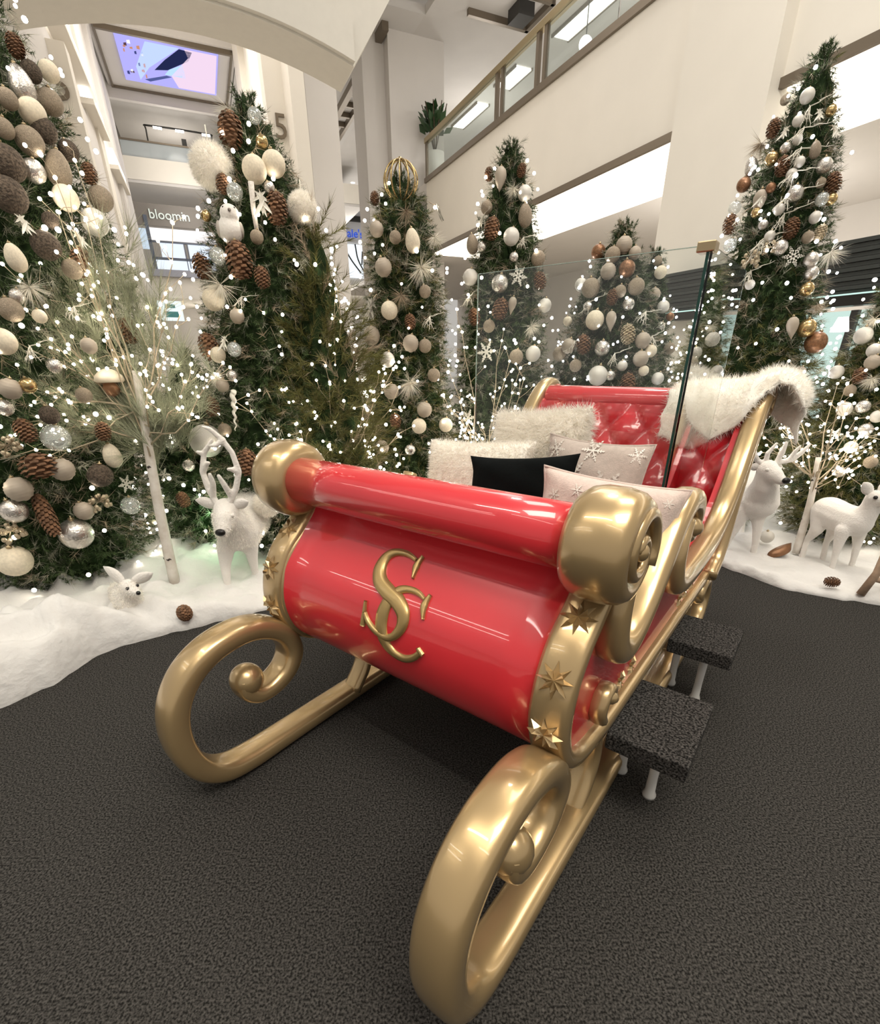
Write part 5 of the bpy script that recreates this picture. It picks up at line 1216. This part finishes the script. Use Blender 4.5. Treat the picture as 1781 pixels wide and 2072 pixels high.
# doe at the right edge
body = capsules([((3.08, 3.42, .44), 0.111), ((3.06, 3.52, .44), 0.111), ((3.035, 3.64, .455), 0.117)])
body += capsules([((3.09, 3.40, .46), 0.091), ((3.105, 3.37, .55), 0.065), ((3.09, 3.355, .63), 0.056)])
body += capsules([((3.09, 3.35, .64), 0.058), ((3.105, 3.30, .635), 0.044), ((3.12, 3.26, .625), 0.029)])
body += capsules([((2.99, 3.40, .38), 0.052), ((2.98, 3.38, .25), 0.029), ((2.975, 3.36, .14), 0.021), ((2.97, 3.35, .02), 0.023)])
body += capsules([((3.135, 3.42, .38), 0.052), ((3.15, 3.41, .25), 0.029), ((3.155, 3.40, .14), 0.021), ((3.16, 3.40, .02), 0.023)])
body += capsules([((3.0, 3.64, .42), 0.085), ((2.975, 3.62, .32), 0.049), ((2.975, 3.68, .20), 0.023), ((2.965, 3.66, .02), 0.023)])
body += capsules([((3.09, 3.64, .42), 0.078), ((3.095, 3.60, .32), 0.047), ((3.105, 3.64, .20), 0.023), ((3.104, 3.61, .02), 0.023)])
body += [((3.02, 3.73, .50), .02, (3.02, 3.76, .45), .015)]
animal('doe', 'white flocked doe standing at the right edge of the snow', (3.06, 3.5, .05), body, None, ((3.126, 3.234, .630), (.02, .014, .016)), [((3.048, 3.30, .655), .014), ((3.155, 3.30, .655), .014)],
       [((3.065, 3.365, .665), (2.985, 3.37, .745), .036), ((3.12, 3.365, .67), (3.17, 3.38, .755), .034)])
# little fox
body = capsules([((-1.97, 2.73, .18), 0.086), ((-2.06, 2.84, .17), 0.086), ((-2.16, 2.95, .14), 0.075)]) + capsules([((-1.96, 2.72, .2), 0.075), ((-1.92, 2.69, .285), 0.051)])
body += capsules([((-1.915, 2.685, .295), 0.053), ((-1.865, 2.645, .288), 0.034), ((-1.825, 2.62, .287), 0.018)])
body += capsules([((-1.985, 2.70, .14), 0.037), ((-1.995, 2.68, .04), 0.025)]) + capsules([((-1.93, 2.74, .14), 0.037), ((-1.915, 2.73, .04), 0.025)]) + [((-2.15, 2.9, .1), .06, (-2.18, 2.85, .06), 0.057), ((-2.2, 3.0, .12), .05, (-2.34, 3.1, .10), 0.034)]
animal('fox', 'small white big eared fox sitting in the left snow', (-2.0, 2.78, .08), body, None, ((-1.812, 2.606, .293), .013), [((-1.885, 2.632, .309), .013), ((-1.85, 2.672, .312), .010)],
       [((-1.945, 2.70, .31), (-2.06, 2.73, .415), .042), ((-1.895, 2.70, .32), (-1.765, 2.72, .375), .034)], 6000, (.05, .26), .009)
def ground_cone(label, x, y, z, r, rot, kind='cone'):
    o = empty('pine_cone', (x, y, z)); o.rotation_euler = rot; obj('scales', ME[kind], o, None, None, r); tag(o, label, 'pine cone', 'cones on the snow'); return o
ground_cone('dark pine cone standing on the snow beside the left runner', -1.60, 2.66, .13, .044, (.5, .2, 0))
ground_cone('dark pine cone lying on the right snow edge below the doe', 2.79, 3.10, .10, .036, (1.5, .2, 1.1))
lf_ = empty('dried_leaf', (2.78, 3.68, .10)); tag(lf_, 'curled brown dried leaf on the snow beside the right birch', 'leaf')
V = []
for i in range(9):
    t = i / 8 * 2 - 1; w = .055 * math.cos(t * PI / 2) ** .7 + .002
    for a in (-1, -.4, .4, 1): V.append((t * .10, a * w, .045 * (1 - a * a) + .02 * t))
lo_ = mk('blade', V, grid_faces(9, 4), OM['copper'], lf_); m_ = lo_.modifiers.new('thick', 'SOLIDIFY'); m_.thickness = .004; lf_.rotation_euler = (0, -.15, .2)
lg = empty('log_figure', (2.95, 3.0, .05)); tag(lg, 'pale brown branch leg of a log figure at the right edge', 'log')
V, F = tube([(-.025, 0, .0), (.03, 0, .16), (.055, .02, .45)], [.026, .024, .022], 10); mk('log_leg', V, F, mat('pale_branch', (.36, .25, .17), .8, noise=.2, nscale=20), lg)
V, F = tube([(.02, 0, .12), (.09, .0, .10), (.2, .02, .08)], [.02, .018, .018], 8); mk('log_foot', V, F, MATS['pale_branch'], lg)
so = ornament('T7', 'pearl', 2.80, 3.90, .16, .055, 'round pearl white bauble lying on the snow behind the right birch')
